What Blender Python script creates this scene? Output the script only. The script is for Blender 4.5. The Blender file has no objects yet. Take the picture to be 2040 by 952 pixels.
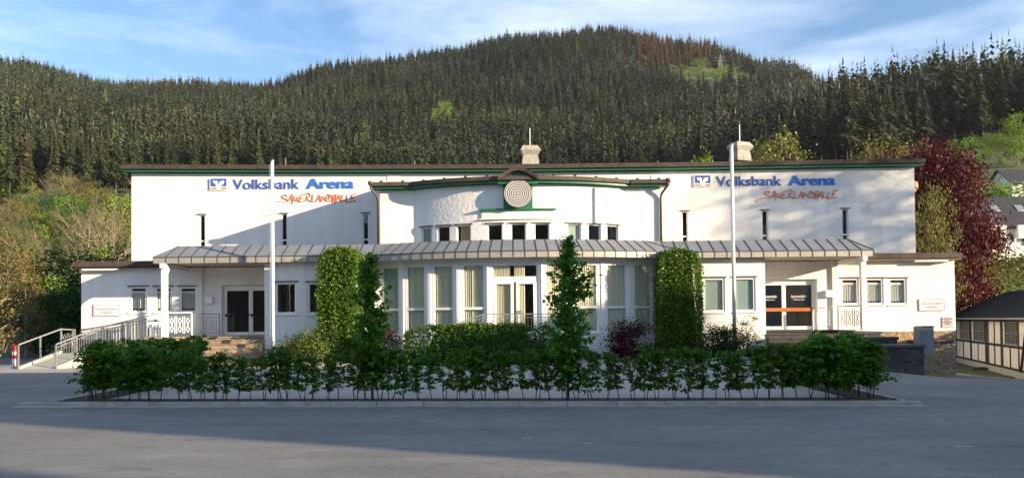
import bpy, math, random
import numpy as np
from mathutils import Vector, Matrix
R = math.radians
rnd = random.Random(7)
rng = np.random.default_rng(11)

# ------------------------------------------------------------------ camera, light, exposure
F = 1570.0; CX, CY = 1020.0, 476.0
PITCH, ROLL = R(1.2), R(0.6)
scene = bpy.context.scene
cam_d = bpy.data.cameras.new('camera'); cam = bpy.data.objects.new('camera', cam_d)
scene.collection.objects.link(cam); scene.camera = cam
EYE = Vector((0, 0, 1.7))
cam_d.sensor_width = 36; cam_d.lens = 36*F/2040; cam_d.clip_end = 6000; cam_d.clip_start = .1
SH = (640-CY-F*math.tan(PITCH))/2040.0
cam_d.shift_y = SH
M3 = Matrix.Rotation(math.pi/2+PITCH, 3, 'X') @ Matrix.Rotation(-ROLL, 3, 'Z')
cam.matrix_world = Matrix.Translation(EYE) @ M3.to_4x4()
AZ, EL = R(65.5), R(12.6)
SUN = Vector((math.sin(AZ)*math.cos(EL), -math.cos(AZ)*math.cos(EL), math.sin(EL)))
sd = bpy.data.lights.new('sun', 'SUN'); so = bpy.data.objects.new('sun', sd); scene.collection.objects.link(so)
sd.energy = 5.0; sd.angle = R(.6); sd.color = (1, .78, .53)
so.rotation_euler = SUN.to_track_quat('Z', 'Y').to_euler(); so.location = (60, -30, 40)
w = bpy.data.worlds.new('World'); scene.world = w; w.use_nodes = True
nt = w.node_tree; nt.nodes.clear()
def N(nt, t, **k):
    n = nt.nodes.new(t)
    for a, b in k.items():
        if a in ('op', 'operation'): n.operation = b
        else: setattr(n, a, b)
    return n
def L(nt, a, b): nt.links.new(a, b)
sky = N(nt, 'ShaderNodeTexSky', sky_type='NISHITA'); sky.sun_disc = False
sky.sun_elevation = EL; sky.sun_rotation = math.pi-AZ; sky.air_density = 1.0; sky.dust_density = .4; sky.ozone_density = 3.0; sky.altitude = 300
tc = N(nt, 'ShaderNodeTexCoord'); mp = N(nt, 'ShaderNodeMapping'); mp.inputs['Scale'].default_value = (1.5, 1.5, 5.5)
mp.inputs['Rotation'].default_value = (0, R(9), 0); mp.inputs['Location'].default_value = (3.05, .4, .22)
ns = N(nt, 'ShaderNodeTexNoise'); ns.inputs['Scale'].default_value = 2.0; ns.inputs['Detail'].default_value = 7; ns.inputs['Roughness'].default_value = .55; ns.inputs['Distortion'].default_value = .25
cr = N(nt, 'ShaderNodeValToRGB'); cr.color_ramp.elements[0].position = .40; cr.color_ramp.elements[1].position = .76
mx = N(nt, 'ShaderNodeMix', data_type='RGBA'); mx.inputs['B'].default_value = (4.9, 5.5, 6.4, 1)
mul = N(nt, 'ShaderNodeMath', op='MULTIPLY'); mul.inputs[1].default_value = .72
bg = N(nt, 'ShaderNodeBackground'); bg.inputs['Strength'].default_value = .095
out = N(nt, 'ShaderNodeOutputWorld')
L(nt, tc.outputs['Generated'], mp.inputs['Vector']); L(nt, mp.outputs[0], ns.inputs['Vector']); L(nt, ns.outputs['Fac'], cr.inputs['Fac'])
L(nt, cr.outputs['Color'], mul.inputs[0]); L(nt, mul.outputs[0], mx.inputs['Factor']); L(nt, sky.outputs[0], mx.inputs['A'])
L(nt, mx.outputs['Result'], bg.inputs['Color']); L(nt, bg.outputs[0], out.inputs[0])
scene.view_settings.view_transform = 'Standard'; scene.view_settings.look = 'None'; scene.view_settings.gamma = 1
scene.view_settings.use_curve_mapping = False
scene.view_settings.exposure = 1.5
scene.render.resolution_x = 1024; scene.render.resolution_y = 477
scene.cycles.max_bounces = 6; scene.cycles.transparent_max_bounces = 12

# ------------------------------------------------------------------ helpers
def ray(px, py):
    v = Vector(((px-CX)/F, (CY-py)/F+SH*2040/F, -1)); return M3 @ v
def at(px, py, Y):
    v = ray(px, py); return EYE + v*(Y/v.y)
def X(px, Y, py=560): return at(px, py, Y).x
def Z(px, py, Y): return at(px, py, Y).z
def gpt(px, py, z=0):
    v = ray(px, py); return EYE + v*((z-EYE.z)/v.z)
def yh(px): return 640-(px-1020)*.0105

def link(o):
    scene.collection.objects.link(o); return o
def tag(o, label=None, cat=None, group=None, kind=None):
    if label: o['label'] = label
    if cat: o['category'] = cat
    if group: o['group'] = group
    if kind: o['kind'] = kind
    return o
def empty(name, loc=(0, 0, 0), label=None, cat=None, group=None):
    o = link(bpy.data.objects.new(name, None)); o.location = loc; o.empty_display_size = .2
    return tag(o, label, cat, group)
class MB:
    def __init__(s): s.v = []; s.f = []; s.m = []
    def add(s, vs, fs, mi=0):
        b = len(s.v); s.v += [tuple(v) for v in vs]; s.f += [tuple(b+i for i in f) for f in fs]; s.m += [mi]*len(fs); return s
    def box(s, x0, x1, y0, y1, z0, z1, mi=0):
        return s.hexa([(x0,y0,z0),(x1,y0,z0),(x1,y1,z0),(x0,y1,z0),(x0,y0,z1),(x1,y0,z1),(x1,y1,z1),(x0,y1,z1)], mi)
    def hexa(s, c, mi=0):
        return s.add(c, [(0,3,2,1),(4,5,6,7),(0,1,5,4),(1,2,6,5),(2,3,7,6),(3,0,4,7)], mi)
    def ubox(s, m, u0, u1, d0, d1, z0, z1, mi=0, n=1):
        for i in range(n):
            a = u0+(u1-u0)*i/n; b = u0+(u1-u0)*(i+1)/n
            s.hexa([m(a,d0,z0),m(b,d0,z0),m(b,d1,z0),m(a,d1,z0),m(a,d0,z1),m(b,d0,z1),m(b,d1,z1),m(a,d1,z1)], mi)
        return s
    def quad(s, *p, mi=0): return s.add(p, [tuple(range(len(p)))], mi)
    def tube(s, pts, r, n=8, mi=0, r2=None):
        pts = [Vector(p) for p in pts]; k = len(pts); rings = []
        for i, p in enumerate(pts):
            d = (pts[min(i+1, k-1)]-pts[max(i-1, 0)]).normalized()
            a = d.orthogonal().normalized() if abs(d.z) < .99 else Vector((1, 0, 0))
            if abs(d.z) < .99: a = d.cross(Vector((0, 0, 1))).normalized()
            b = d.cross(a).normalized()
            rr = r if r2 is None else r+(r2-r)*i/(k-1)
            rings.append([p+a*math.cos(t)*rr+b*math.sin(t)*rr for t in [2*math.pi*j/n for j in range(n)]])
        vs = [v for g in rings for v in g]; fs = []
        for i in range(k-1):
            for j in range(n): fs.append((i*n+j, i*n+(j+1)%n, (i+1)*n+(j+1)%n, (i+1)*n+j))
        fs.append(tuple(range(n))[::-1]); fs.append(tuple((k-1)*n+j for j in range(n)))
        return s.add(vs, fs, mi)
    def bar(s, a, b, w_, h_, mi=0):
        a, b = Vector(a), Vector(b); d = (b-a).normalized()
        u = d.cross(Vector((0, 0, 1))); u = Vector((1, 0, 0)) if u.length < .01 else u.normalized()
        v = u.cross(d).normalized(); u *= w_/2; v *= h_/2
        return s.hexa([a-u-v, a+u-v, b+u-v, b-u-v, a-u+v, a+u+v, b+u+v, b-u+v], mi)
    def build(s, name, mat, parent=None, smooth=False, origin=None):
        me = bpy.data.meshes.new(name)
        o0 = Vector(origin) if origin else Vector((0, 0, 0))
        if parent is not None: o0 = parent.matrix_world_loc if hasattr(parent, 'matrix_world_loc') else wloc(parent)
        me.from_pydata([(v[0]-o0.x, v[1]-o0.y, v[2]-o0.z) for v in s.v], [], s.f)
        mats = mat if isinstance(mat, (list, tuple)) else [mat]
        for m_ in mats: me.materials.append(m_)
        if len(mats) > 1: me.polygons.foreach_set('material_index', s.m)
        if smooth: me.polygons.foreach_set('use_smooth', [True]*len(me.polygons))
        me.update()
        o = link(bpy.data.objects.new(name, me))
        if parent is not None: o.parent = parent
        else: o.location = o0
        return o
def wloc(o):
    v = Vector((0, 0, 0))
    while o is not None: v += o.location; o = o.parent
    return v
def npmesh(name, v, f, mats, mi=None, col=None, smooth=False):
    v = np.asarray(v, np.float32); f = np.asarray(f, np.int32); k = f.shape[1]
    me = bpy.data.meshes.new(name); me.vertices.add(len(v)); me.vertices.foreach_set('co', v.ravel())
    me.loops.add(f.size); me.loops.foreach_set('vertex_index', f.ravel())
    me.polygons.add(len(f)); me.polygons.foreach_set('loop_start', np.arange(0, f.size, k, dtype=np.int32))
    try: me.polygons.foreach_set('loop_total', np.full(len(f), k, np.int32))
    except Exception: pass
    for m_ in mats: me.materials.append(m_)
    if mi is not None: me.polygons.foreach_set('material_index', np.asarray(mi, np.int32))
    if col is not None:
        a = me.color_attributes.new('tint', 'FLOAT_COLOR', 'POINT'); a.data.foreach_set('color', np.asarray(col, np.float32).ravel())
    if smooth: me.polygons.foreach_set('use_smooth', np.ones(len(f), bool))
    me.update(calc_edges=True); me.validate(); return me

# ------------------------------------------------------------------ materials
MATS = {}
def mat(name, col, rough=.7, metal=0, bump=None, var=None, spec=.5, streak=None):
    """bump=(scale,strength) ; var=(scale,amount 0..1) colour mottling ; streak=(sx,sy,sz,amount)"""
    m = bpy.data.materials.new(name); m.use_nodes = True; nt = m.node_tree
    b = nt.nodes['Principled BSDF']; b.inputs['Roughness'].default_value = rough; b.inputs['Metallic'].default_value = metal
    b.inputs['Specular IOR Level'].default_value = spec
    b.inputs['Base Color'].default_value = (*col, 1)
    tc = N(nt, 'ShaderNodeTexCoord'); src = None
    def layer(vec, amt, scale, det=6, lo=.35, hi=.65):
        nonlocal src
        n = N(nt, 'ShaderNodeTexNoise'); n.inputs['Scale'].default_value = scale; n.inputs['Detail'].default_value = det; n.inputs['Roughness'].default_value = .6
        L(nt, vec, n.inputs['Vector'])
        r = N(nt, 'ShaderNodeMapRange'); r.inputs['From Min'].default_value = lo; r.inputs['From Max'].default_value = hi
        r.inputs['To Min'].default_value = 1-amt; r.inputs['To Max'].default_value = 1+amt*.6
        L(nt, n.outputs['Fac'], r.inputs['Value'])
        mm = N(nt, 'ShaderNodeVectorMath', op='SCALE')
        if src is None: mm.inputs[0].default_value = col
        else: L(nt, src, mm.inputs[0])
        L(nt, r.outputs[0], mm.inputs['Scale']); src = mm.outputs[0]
    if var: layer(tc.outputs['Object'], var[1], var[0])
    if streak:
        mp = N(nt, 'ShaderNodeMapping'); mp.inputs['Scale'].default_value = streak[:3]; L(nt, tc.outputs['Object'], mp.inputs[0]); layer(mp.outputs[0], streak[3], 1.0)
    if src is not None: L(nt, src, b.inputs['Base Color'])
    if bump:
        n = N(nt, 'ShaderNodeTexNoise'); n.inputs['Scale'].default_value = bump[0]; n.inputs['Detail'].default_value = 4
        L(nt, tc.outputs['Object'], n.inputs['Vector'])
        bp = N(nt, 'ShaderNodeBump'); bp.inputs['Strength'].default_value = 1; bp.inputs['Distance'].default_value = bump[1]
        L(nt, n.outputs['Fac'], bp.inputs['Height']); L(nt, bp.outputs[0], b.inputs['Normal'])
    MATS[name] = m; return m
def leafmat(name, c0, c1, trans=.35, obj=0.0, tint=False):
    m = bpy.data.materials.new(name); m.use_nodes = True; nt = m.node_tree
    b = nt.nodes['Principled BSDF']; b.inputs['Roughness'].default_value = .55; b.inputs['Specular IOR Level'].default_value = .25
    g = N(nt, 'ShaderNodeNewGeometry'); mix = N(nt, 'ShaderNodeMix', data_type='RGBA')
    mix.inputs['A'].default_value = (*c0, 1); mix.inputs['B'].default_value = (*c1, 1)
    L(nt, g.outputs['Random Per Island'], mix.inputs['Factor']); c = mix.outputs['Result']
    if obj:
        oi = N(nt, 'ShaderNodeObjectInfo'); hs = N(nt, 'ShaderNodeHueSaturation')
        a = N(nt, 'ShaderNodeMapRange'); a.inputs['To Min'].default_value = .5-obj*.12; a.inputs['To Max'].default_value = .5+obj*.06
        L(nt, oi.outputs['Random'], a.inputs['Value']); L(nt, a.outputs[0], hs.inputs['Hue'])
        v = N(nt, 'ShaderNodeMapRange'); v.inputs['To Min'].default_value = 1-obj*.45; v.inputs['To Max'].default_value = 1+obj*.5
        ml = N(nt, 'ShaderNodeMath', op='MULTIPLY'); ml.inputs[1].default_value = 7.31; fr = N(nt, 'ShaderNodeMath', op='FRACT')
        L(nt, oi.outputs['Random'], ml.inputs[0]); L(nt, ml.outputs[0], fr.inputs[0]); L(nt, fr.outputs[0], v.inputs['Value']); L(nt, v.outputs[0], hs.inputs['Value'])
        L(nt, c, hs.inputs['Color']); c = hs.outputs[0]
    if tint:
        at_ = N(nt, 'ShaderNodeAttribute', attribute_name='tint'); mm = N(nt, 'ShaderNodeMix', data_type='RGBA', blend_type='MULTIPLY'); mm.inputs['Factor'].default_value = 1
        L(nt, c, mm.inputs['A']); L(nt, at_.outputs['Color'], mm.inputs['B']); c = mm.outputs['Result']
    L(nt, c, b.inputs['Base Color'])
    if trans:
        t = N(nt, 'ShaderNodeBsdfTranslucent'); L(nt, c, t.inputs['Color']); ms = N(nt, 'ShaderNodeMixShader'); ms.inputs[0].default_value = trans
        L(nt, b.outputs[0], ms.inputs[1]); L(nt, t.outputs[0], ms.inputs[2]); L(nt, ms.outputs[0], nt.nodes['Material Output'].inputs[0])
    MATS[name] = m; return m
def glassmat(name, tint=.55):
    m = bpy.data.materials.new(name); m.use_nodes = True; nt = m.node_tree; nt.nodes.remove(nt.nodes['Principled BSDF'])
    t = N(nt, 'ShaderNodeBsdfTransparent'); t.inputs[0].default_value = (tint, tint*1.02, tint, 1)
    g = N(nt, 'ShaderNodeBsdfGlossy'); g.inputs['Roughness'].default_value = .03; g.inputs['Color'].default_value = (1, 1, 1, 1)
    lw = N(nt, 'ShaderNodeLayerWeight'); lw.inputs['Blend'].default_value = .5; pw = N(nt, 'ShaderNodeMath', op='POWER'); pw.inputs[1].default_value = 5; L(nt, lw.outputs['Facing'], pw.inputs[0])
    f = N(nt, 'ShaderNodeMapRange'); f.inputs[3].default_value = .045; f.inputs[4].default_value = .95; L(nt, pw.outputs[0], f.inputs[0]); ms = N(nt, 'ShaderNodeMixShader')
    tc = N(nt, 'ShaderNodeTexCoord'); n = N(nt, 'ShaderNodeTexNoise'); n.inputs['Scale'].default_value = 1.2; bp = N(nt, 'ShaderNodeBump'); bp.inputs['Distance'].default_value = .006
    L(nt, tc.outputs['Object'], n.inputs['Vector']); L(nt, n.outputs['Fac'], bp.inputs['Height']); L(nt, bp.outputs[0], g.inputs['Normal'])
    L(nt, f.outputs[0], ms.inputs[0]); L(nt, t.outputs[0], ms.inputs[1]); L(nt, g.outputs[0], ms.inputs[2]); L(nt, ms.outputs[0], nt.nodes['Material Output'].inputs[0])
    MATS[name] = m; return m
def stonemat(name, c0, c1, mortar, scale=3.0):
    m = bpy.data.materials.new(name); m.use_nodes = True; nt = m.node_tree; b = nt.nodes['Principled BSDF']; b.inputs['Roughness'].default_value = .85
    tc = N(nt, 'ShaderNodeTexCoord'); mp = N(nt, 'ShaderNodeMapping'); mp.inputs['Scale'].default_value = (scale, scale, scale*1.9)
    nz = N(nt, 'ShaderNodeTexNoise'); nz.inputs['Scale'].default_value = 2.5; ad = N(nt, 'ShaderNodeMix', data_type='RGBA', blend_type='ADD'); ad.inputs['Factor'].default_value = .25
    L(nt, tc.outputs['Object'], nz.inputs['Vector']); L(nt, tc.outputs['Object'], ad.inputs['A']); L(nt, nz.outputs['Color'], ad.inputs['B']); L(nt, ad.outputs['Result'], mp.inputs[0])
    v = N(nt, 'ShaderNodeTexVoronoi', feature='DISTANCE_TO_EDGE'); vc = N(nt, 'ShaderNodeTexVoronoi')
    v.inputs['Scale'].default_value = 1; vc.inputs['Scale'].default_value = 1
    L(nt, mp.outputs[0], v.inputs['Vector']); L(nt, mp.outputs[0], vc.inputs['Vector'])
    r = N(nt, 'ShaderNodeValToRGB'); r.color_ramp.elements[0].position = .03; r.color_ramp.elements[1].position = .09; L(nt, v.outputs['Distance'], r.inputs[0])
    sp = N(nt, 'ShaderNodeSeparateColor'); L(nt, vc.outputs['Color'], sp.inputs[0])
    mc = N(nt, 'ShaderNodeMix', data_type='RGBA'); mc.inputs['A'].default_value = (*c0, 1); mc.inputs['B'].default_value = (*c1, 1); L(nt, sp.outputs[0], mc.inputs['Factor'])
    mm = N(nt, 'ShaderNodeMix', data_type='RGBA'); mm.inputs['A'].default_value = (*mortar, 1); L(nt, mc.outputs['Result'], mm.inputs['B']); L(nt, r.outputs['Color'], mm.inputs['Factor'])
    L(nt, mm.outputs['Result'], b.inputs['Base Color'])
    bp = N(nt, 'ShaderNodeBump'); bp.inputs['Distance'].default_value = .04; L(nt, r.outputs['Color'], bp.inputs['Height']); L(nt, bp.outputs[0], b.inputs['Normal'])
    MATS[name] = m; return m

m_plaster = mat('white_plaster', (.80, .785, .75), .9, bump=(14, .012), var=(.5, .06), streak=(2.5, 2.5, .12, .07))
m_render = mat('rough_plaster', (.80, .785, .75), .92, bump=(7, .02), var=(.5, .05))
m_white = mat('white_paint', (.82, .82, .80), .4, var=(2, .04))
m_zinc = mat('zinc_sheet', (.225, .24, .26), .6, metal=.3, var=(1.3, .10), streak=(3, 3, .4, .06))
m_zincf = mat('zinc_fascia', (.36, .345, .30), .55, metal=.3, var=(2.0, .12))
m_seam = mat('zinc_seam', (.055, .058, .065), .7)
m_brown = mat('brown_roof_edge', (.068, .052, .042), .8, var=(5, .35), bump=(20, .01))
m_green = mat('green_paint', (.022, .17, .08), .45)
m_copper = mat('brown_pipe', (.10, .055, .04), .5, metal=.2)
m_soffit = mat('soffit_board', (.42, .38, .34), .8, var=(2, .1))
m_roof = mat('flat_roof_gravel', (.12, .11, .10), .95, var=(3, .2))
m_glass = glassmat('window_glass', .93)
m_backing = mat('dark_backing', (.015, .015, .015), .9)  # near black: the shade of the rooms is put into the colour
m_curtain = mat('cream_curtain', (.72, .68, .55), .9)
m_lace = mat('lace_curtain', (.75, .75, .74), .9)
m_blind = mat('frosted_blind', (.30, .38, .38), .5)
m_wood = mat('ochre_board', (.45, .30, .14), .7)
m_dark = mat('dark_metal', (.03, .03, .035), .5)
m_steel = mat('galvanised_steel', (.30, .31, .32), .5, metal=.5, var=(6, .1))
m_orange = mat('orange_handle', (.42, .12, .03), .5)
m_black = mat('dark_opening', (.012, .012, .015), .4)
m_conc = mat('concrete', (.36, .35, .32), .9, var=(3, .15), bump=(25, .004))
m_oldc = mat('weathered_concrete', (.33, .315, .275), .9, var=(4, .22), bump=(15, .01))
m_step = mat('stone_steps', (.055, .052, .05), .85, var=(4, .25), bump=(12, .01))
m_stepw = mat('sandstone_steps', (.30, .235, .16), .85, var=(4, .3), bump=(12, .01))
m_stone = stonemat('ochre_rubble_stone', (.40, .25, .11), (.22, .14, .08), (.42, .36, .26), 2.6)
m_stoned = stonemat('grey_rubble_stone', (.035, .035, .04), (.09, .08, .07), (.07, .065, .06), 2.6)
m_brick = stonemat('red_brown_stone', (.16, .05, .035), (.28, .16, .10), (.45, .40, .33), 3.4)
m_slate = mat('dark_roofing', (.028, .028, .032), .7, var=(1.5, .3), bump=(9, .02))
m_timber = mat('black_timber', (.02, .018, .018), .7)
m_infill = mat('cream_infill', (.70, .66, .60), .9, var=(2, .1))
m_blue = mat('sign_blue', (.035, .10, .42), .45)
m_bluel = mat('sign_bright_blue', (.03, .16, .62), .45)
m_or = mat('sign_orange', (.72, .17, .03), .5)
m_red = mat('sign_red', (.60, .05, .04), .5)
m_sred = mat('signal_red', (.65, .03, .02), .5)
m_soil = mat('soil', (.035, .027, .02), .95, var=(6, .3), bump=(14, .02))
m_bark = mat('bark', (.09, .07, .05), .9, var=(6, .3), bump=(20, .02))
m_barkg = mat('grey_bark', (.22, .18, .14), .9, var=(6, .3))
m_pave = mat('forecourt_paving', (.33, .31, .29), .85, var=(.8, .12), bump=(60, .002))
m_kerb = mat('kerb_stone', (.34, .32, .29), .9, var=(3, .25), bump=(20, .004))
m_grass = mat('grass', (.06, .10, .02), .95, var=(1.2, .4), bump=(3, .05))
m_paint = mat('worn_white_paint', (.34, .34, .33), .8, var=(20, .3))
m_wallgrey = mat('house_white', (.70, .68, .64), .9)

def asphalt():
    m = bpy.data.materials.new('asphalt'); m.use_nodes = True; nt = m.node_tree; b = nt.nodes['Principled BSDF']; b.inputs['Roughness'].default_value = .85
    b.inputs['Specular IOR Level'].default_value = .3
    tc = N(nt, 'ShaderNodeTexCoord')
    def nz(sc, s3=(1, 1, 1), det=6, rough=.6):
        mp = N(nt, 'ShaderNodeMapping'); mp.inputs['Scale'].default_value = s3; L(nt, tc.outputs['Object'], mp.inputs[0])
        n = N(nt, 'ShaderNodeTexNoise'); n.inputs['Scale'].default_value = sc; n.inputs['Detail'].default_value = det; n.inputs['Roughness'].default_value = rough; L(nt, mp.outputs[0], n.inputs['Vector']); return n.outputs['Fac']
    def rng_(v, a, b_, c, d):
        r = N(nt, 'ShaderNodeMapRange'); r.inputs[1].default_value = a; r.inputs[2].default_value = b_; r.inputs[3].default_value = c; r.inputs[4].default_value = d; L(nt, v, r.inputs[0]); return r.outputs[0]
    def ml(a, b_):
        n = N(nt, 'ShaderNodeMath', op='MULTIPLY'); L(nt, a, n.inputs[0]); L(nt, b_, n.inputs[1]); return n.outputs[0]
    v = ml(rng_(nz(.35), .3, .7, .78, 1.15), rng_(nz(1.0, (.5, 1.9, 1)), .3, .7, .86, 1.12))
    v = ml(v, rng_(nz(30, det=3), .3, .7, .82, 1.18))
    v = ml(v, rng_(nz(1.0, (.5, 2.6, 1), 8, .7), .60, .70, 1, .55))     # oil and damp streaks along the drive
    v = ml(v, rng_(nz(2.2, (.7, 1.3, 1), 8, .75), .56, .66, 1, .74)); v = ml(v, rng_(nz(8, det=5, rough=.8), .3, .7, .86, 1.12))
    v = ml(v, rng_(nz(90, det=2), .66, .72, 1, 1.6))                        # light chippings
    # hairline cracks
    mp = N(nt, 'ShaderNodeMapping'); mp.inputs['Scale'].default_value = (.12, .5, 1); L(nt, tc.outputs['Object'], mp.inputs[0])
    n2 = N(nt, 'ShaderNodeTexNoise'); n2.inputs['Scale'].default_value = 2.0; n2.inputs['Detail'].default_value = 6; L(nt, mp.outputs[0], n2.inputs['Vector'])
    ad = N(nt, 'ShaderNodeMix', data_type='RGBA', blend_type='ADD'); ad.inputs['Factor'].default_value = .5; L(nt, mp.outputs[0], ad.inputs['A']); L(nt, n2.outputs['Color'], ad.inputs['B'])
    vo = N(nt, 'ShaderNodeTexVoronoi', feature='DISTANCE_TO_EDGE'); vo.inputs['Scale'].default_value = .9; L(nt, ad.outputs['Result'], vo.inputs['Vector'])
    v = ml(v, rng_(vo.outputs['Distance'], .001, .005, .78, 1))
    sc = N(nt, 'ShaderNodeVectorMath', op='SCALE'); sc.inputs[0].default_value = (.180, .176, .168); L(nt, v, sc.inputs['Scale'])
    L(nt, sc.outputs[0], b.inputs['Base Color'])
    bp = N(nt, 'ShaderNodeBump'); bp.inputs['Distance'].default_value = .006; bp.inputs['Strength'].default_value = .8; L(nt, nz(45, det=3), bp.inputs['Height']); L(nt, bp.outputs[0], b.inputs['Normal'])
    return m
m_asph = asphalt()
l_horn = leafmat('hornbeam_leaf', (.03, .11, .009), (.12, .28, .02), .45, obj=.25)
l_hedge = leafmat('clipped_hedge_leaf', (.05, .12, .010), (.15, .235, .022), .25)
l_dark = leafmat('dark_shrub_leaf', (.012, .03, .010), (.03, .06, .014), .15)
l_var = leafmat('variegated_leaf', (.02, .05, .012), (.18, .22, .05), .2)
l_red = leafmat('barberry_leaf', (.022, .004, .007), (.085, .010, .018), .2)
l_copper = leafmat('copper_beech_leaf', (.035, .006, .009), (.12, .016, .018), .25)
l_lime = leafmat('spring_leaf', (.10, .19, .022), (.19, .30, .035), .35, obj=.3)
l_olive = leafmat('budding_leaf', (.08, .10, .02), (.20, .19, .045), .3, obj=.3)
l_bud = leafmat('brown_bud_leaf', (.10, .10, .025), (.20, .16, .05), .3, obj=.2)
l_deep = leafmat('deep_green_leaf', (.016, .055, .009), (.05, .13, .018), .3)
l_spruce = leafmat('spruce_needles', (.022, .034, .016), (.082, .098, .040), .12, obj=.55)
l_far = leafmat('forest_needles', (.024, .036, .018), (.092, .104, .044), .12, tint=True)

# ------------------------------------------------------------------ terrain
D_ = np.array([42, 60, 90, 130, 180, 230, 300, 380, 480, 600, 720, 850, 1100.])
COLS = {  # ground heights given as photo rows per distance beyond 60 m (row -> real height at that distance)
 -500: [None, 672, 600, 520, 440, 360, 290, 255, 215, 180, 162, 165, 190],
 0:    [None, 672, 605, 525, 445, 372, 300, 262, 220, 180, 150, 153, 190],
 250:  [None, 675, 612, 540, 465, 398, 325, 280, 242, 212, 190, 193, 215],
 500:  [None, 680, 620, 550, 480, 410, 340, 290, 252, 218, 190, 193, 220],
 700:  [None, 680, 620, 550, 480, 412, 345, 295, 256, 202, 148, 150, 190],
 900:  [None, 680, 620, 550, 480, 415, 348, 300, 256, 186, 119, 122, 170],
 1050: [None, 680, 620, 550, 480, 415, 350, 302, 250, 162, 88, 90, 150],
 1200: [None, 680, 620, 550, 480, 415, 350, 300, 244, 150, 76, 79, 140],
 1400: [None, 680, 620, 550, 480, 410, 335, 285, 238, 165, 108, 112, 160],
 1560: [None, 675, 610, 540, 465, 390, 315, 276, 240, 195, 160, 165, 190],
 1700: [None, 665, 600, 510, 425, 350, 275, 246, 240, 235, 230, 235, 250],
 1900: [None, None, 560, 470, 375, 300, 236, 228, 240, 245, 250, 255, 270],
 2040: [None, None, 550, 462, 360, 290, 224, 216, 235, 240, 250, 255, 270],
 2600: [None, None, 550, 450, 350, 280, 215, 205, 225, 240, 250, 255, 270]}
cxs = np.array(sorted(COLS)); ZT = np.zeros((len(cxs), len(D_)))
for i, c in enumerate(cxs):
    for j, d in enumerate(D_):
        r_ = COLS[c][j]; ZT[i, j] = (-1.55 if c > 1800 else (-.9 if c > 1650 else -.1)) if r_ is None else 1.7+(yh(float(c))-r_)/F*d
def terr(x, y):
    x = np.asarray(x, float); y = np.asarray(y, float)
    px = np.clip(1020+F*x/np.maximum(y, 1), cxs[0], cxs[-1])
    zi = np.stack([np.interp(y, D_, ZT[i]) for i in range(len(cxs))])
    k = np.clip(np.searchsorted(cxs, px)-1, 0, len(cxs)-2); t = (px-cxs[k])/(cxs[k+1]-cxs[k]); t = t*t*(3-2*t)
    z = np.take_along_axis(zi, k[None], 0)[0]*(1-t)+np.take_along_axis(zi, (k+1)[None], 0)[0]*t
    a = np.clip((y-60)/150, 0, 1)
    return z+a*(1.6*np.sin(x*.043+y*.02)+1.2*np.sin(y*.051-x*.017))
def terr1(x, y): return float(terr(np.array([x]), np.array([y]))[0])
nu, nv = 150, 130
us = np.linspace(-1.05, 1.05, nu); vs_ = np.concatenate([np.linspace(42, 130, 35), np.linspace(135, 1100, nv-35)])
U, V = np.meshgrid(us, vs_); XX = U*V; ZZ = terr(XX.ravel(), V.ravel())
vv = np.stack([XX.ravel(), V.ravel(), ZZ], 1)
ii = np.arange(nv-1)[:, None]*nu+np.arange(nu-1)[None]; ff = np.stack([ii, ii+1, ii+nu+1, ii+nu], -1).reshape(-1, 4)
m_hill = mat('hillside_ground', (.05, .062, .018), .95, var=(.05, .4), bump=(.5, .3))
nt = m_hill.node_tree; pb = nt.nodes['Principled BSDF']; src_ = pb.inputs['Base Color'].links[0].from_socket
tcn = N(nt, 'ShaderNodeTexCoord'); sx_ = N(nt, 'ShaderNodeSeparateXYZ'); L(nt, tcn.outputs['Object'], sx_.inputs[0]); mr_ = N(nt, 'ShaderNodeMapRange'); mr_.inputs[1].default_value = 22; mr_.inputs[2].default_value = 30; L(nt, sx_.outputs['X'], mr_.inputs[0])
my_ = N(nt, 'ShaderNodeMapRange'); my_.inputs[1].default_value = 175; my_.inputs[2].default_value = 165; L(nt, sx_.outputs['Y'], my_.inputs[0]); mm0 = N(nt, 'ShaderNodeMath', op='MULTIPLY'); L(nt, mr_.outputs[0], mm0.inputs[0]); L(nt, my_.outputs[0], mm0.inputs[1])
mz_ = N(nt, 'ShaderNodeMapRange'); mz_.inputs[1].default_value = 58; mz_.inputs[2].default_value = 64; L(nt, sx_.outputs['Y'], mz_.inputs[0]); mm_ = N(nt, 'ShaderNodeMath', op='MULTIPLY'); L(nt, mm0.outputs[0], mm_.inputs[0]); L(nt, mz_.outputs[0], mm_.inputs[1])
mx_ = N(nt, 'ShaderNodeMix', data_type='RGBA'); mx_.inputs['B'].default_value = (.085, .17, .02, 1); L(nt, src_, mx_.inputs['A']); L(nt, mm_.outputs[0], mx_.inputs['Factor']); L(nt, mx_.outputs['Result'], pb.inputs['Base Color'])
m_meadow = m_grass
o = link(bpy.data.objects.new('hillside', npmesh('hillside', vv, ff, [m_hill], smooth=True))); tag(o, kind='structure')
g = MB(); n = 48
g.add([(3500*math.cos(2*math.pi*i/n), 3500*math.sin(2*math.pi*i/n), -1.6) for i in range(n)], [tuple(range(n))])
tag(g.build('ground', m_grass), kind='structure')
bx, by = np.meshgrid(np.linspace(-700, 700, 60), np.linspace(-700, -60, 24)); bz = -1.7+np.clip((-by-70)/260, 0, 1)**.8*70*(1+.25*np.sin(bx*.011)+.1*np.sin(bx*.031+by*.02))*np.clip((760-bx-by*.0)/500, .35, 1)
bi = np.arange(23)[:, None]*60+np.arange(59)[None]; bf = np.stack([bi, bi+1, bi+61, bi+60], -1).reshape(-1, 4)
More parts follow.
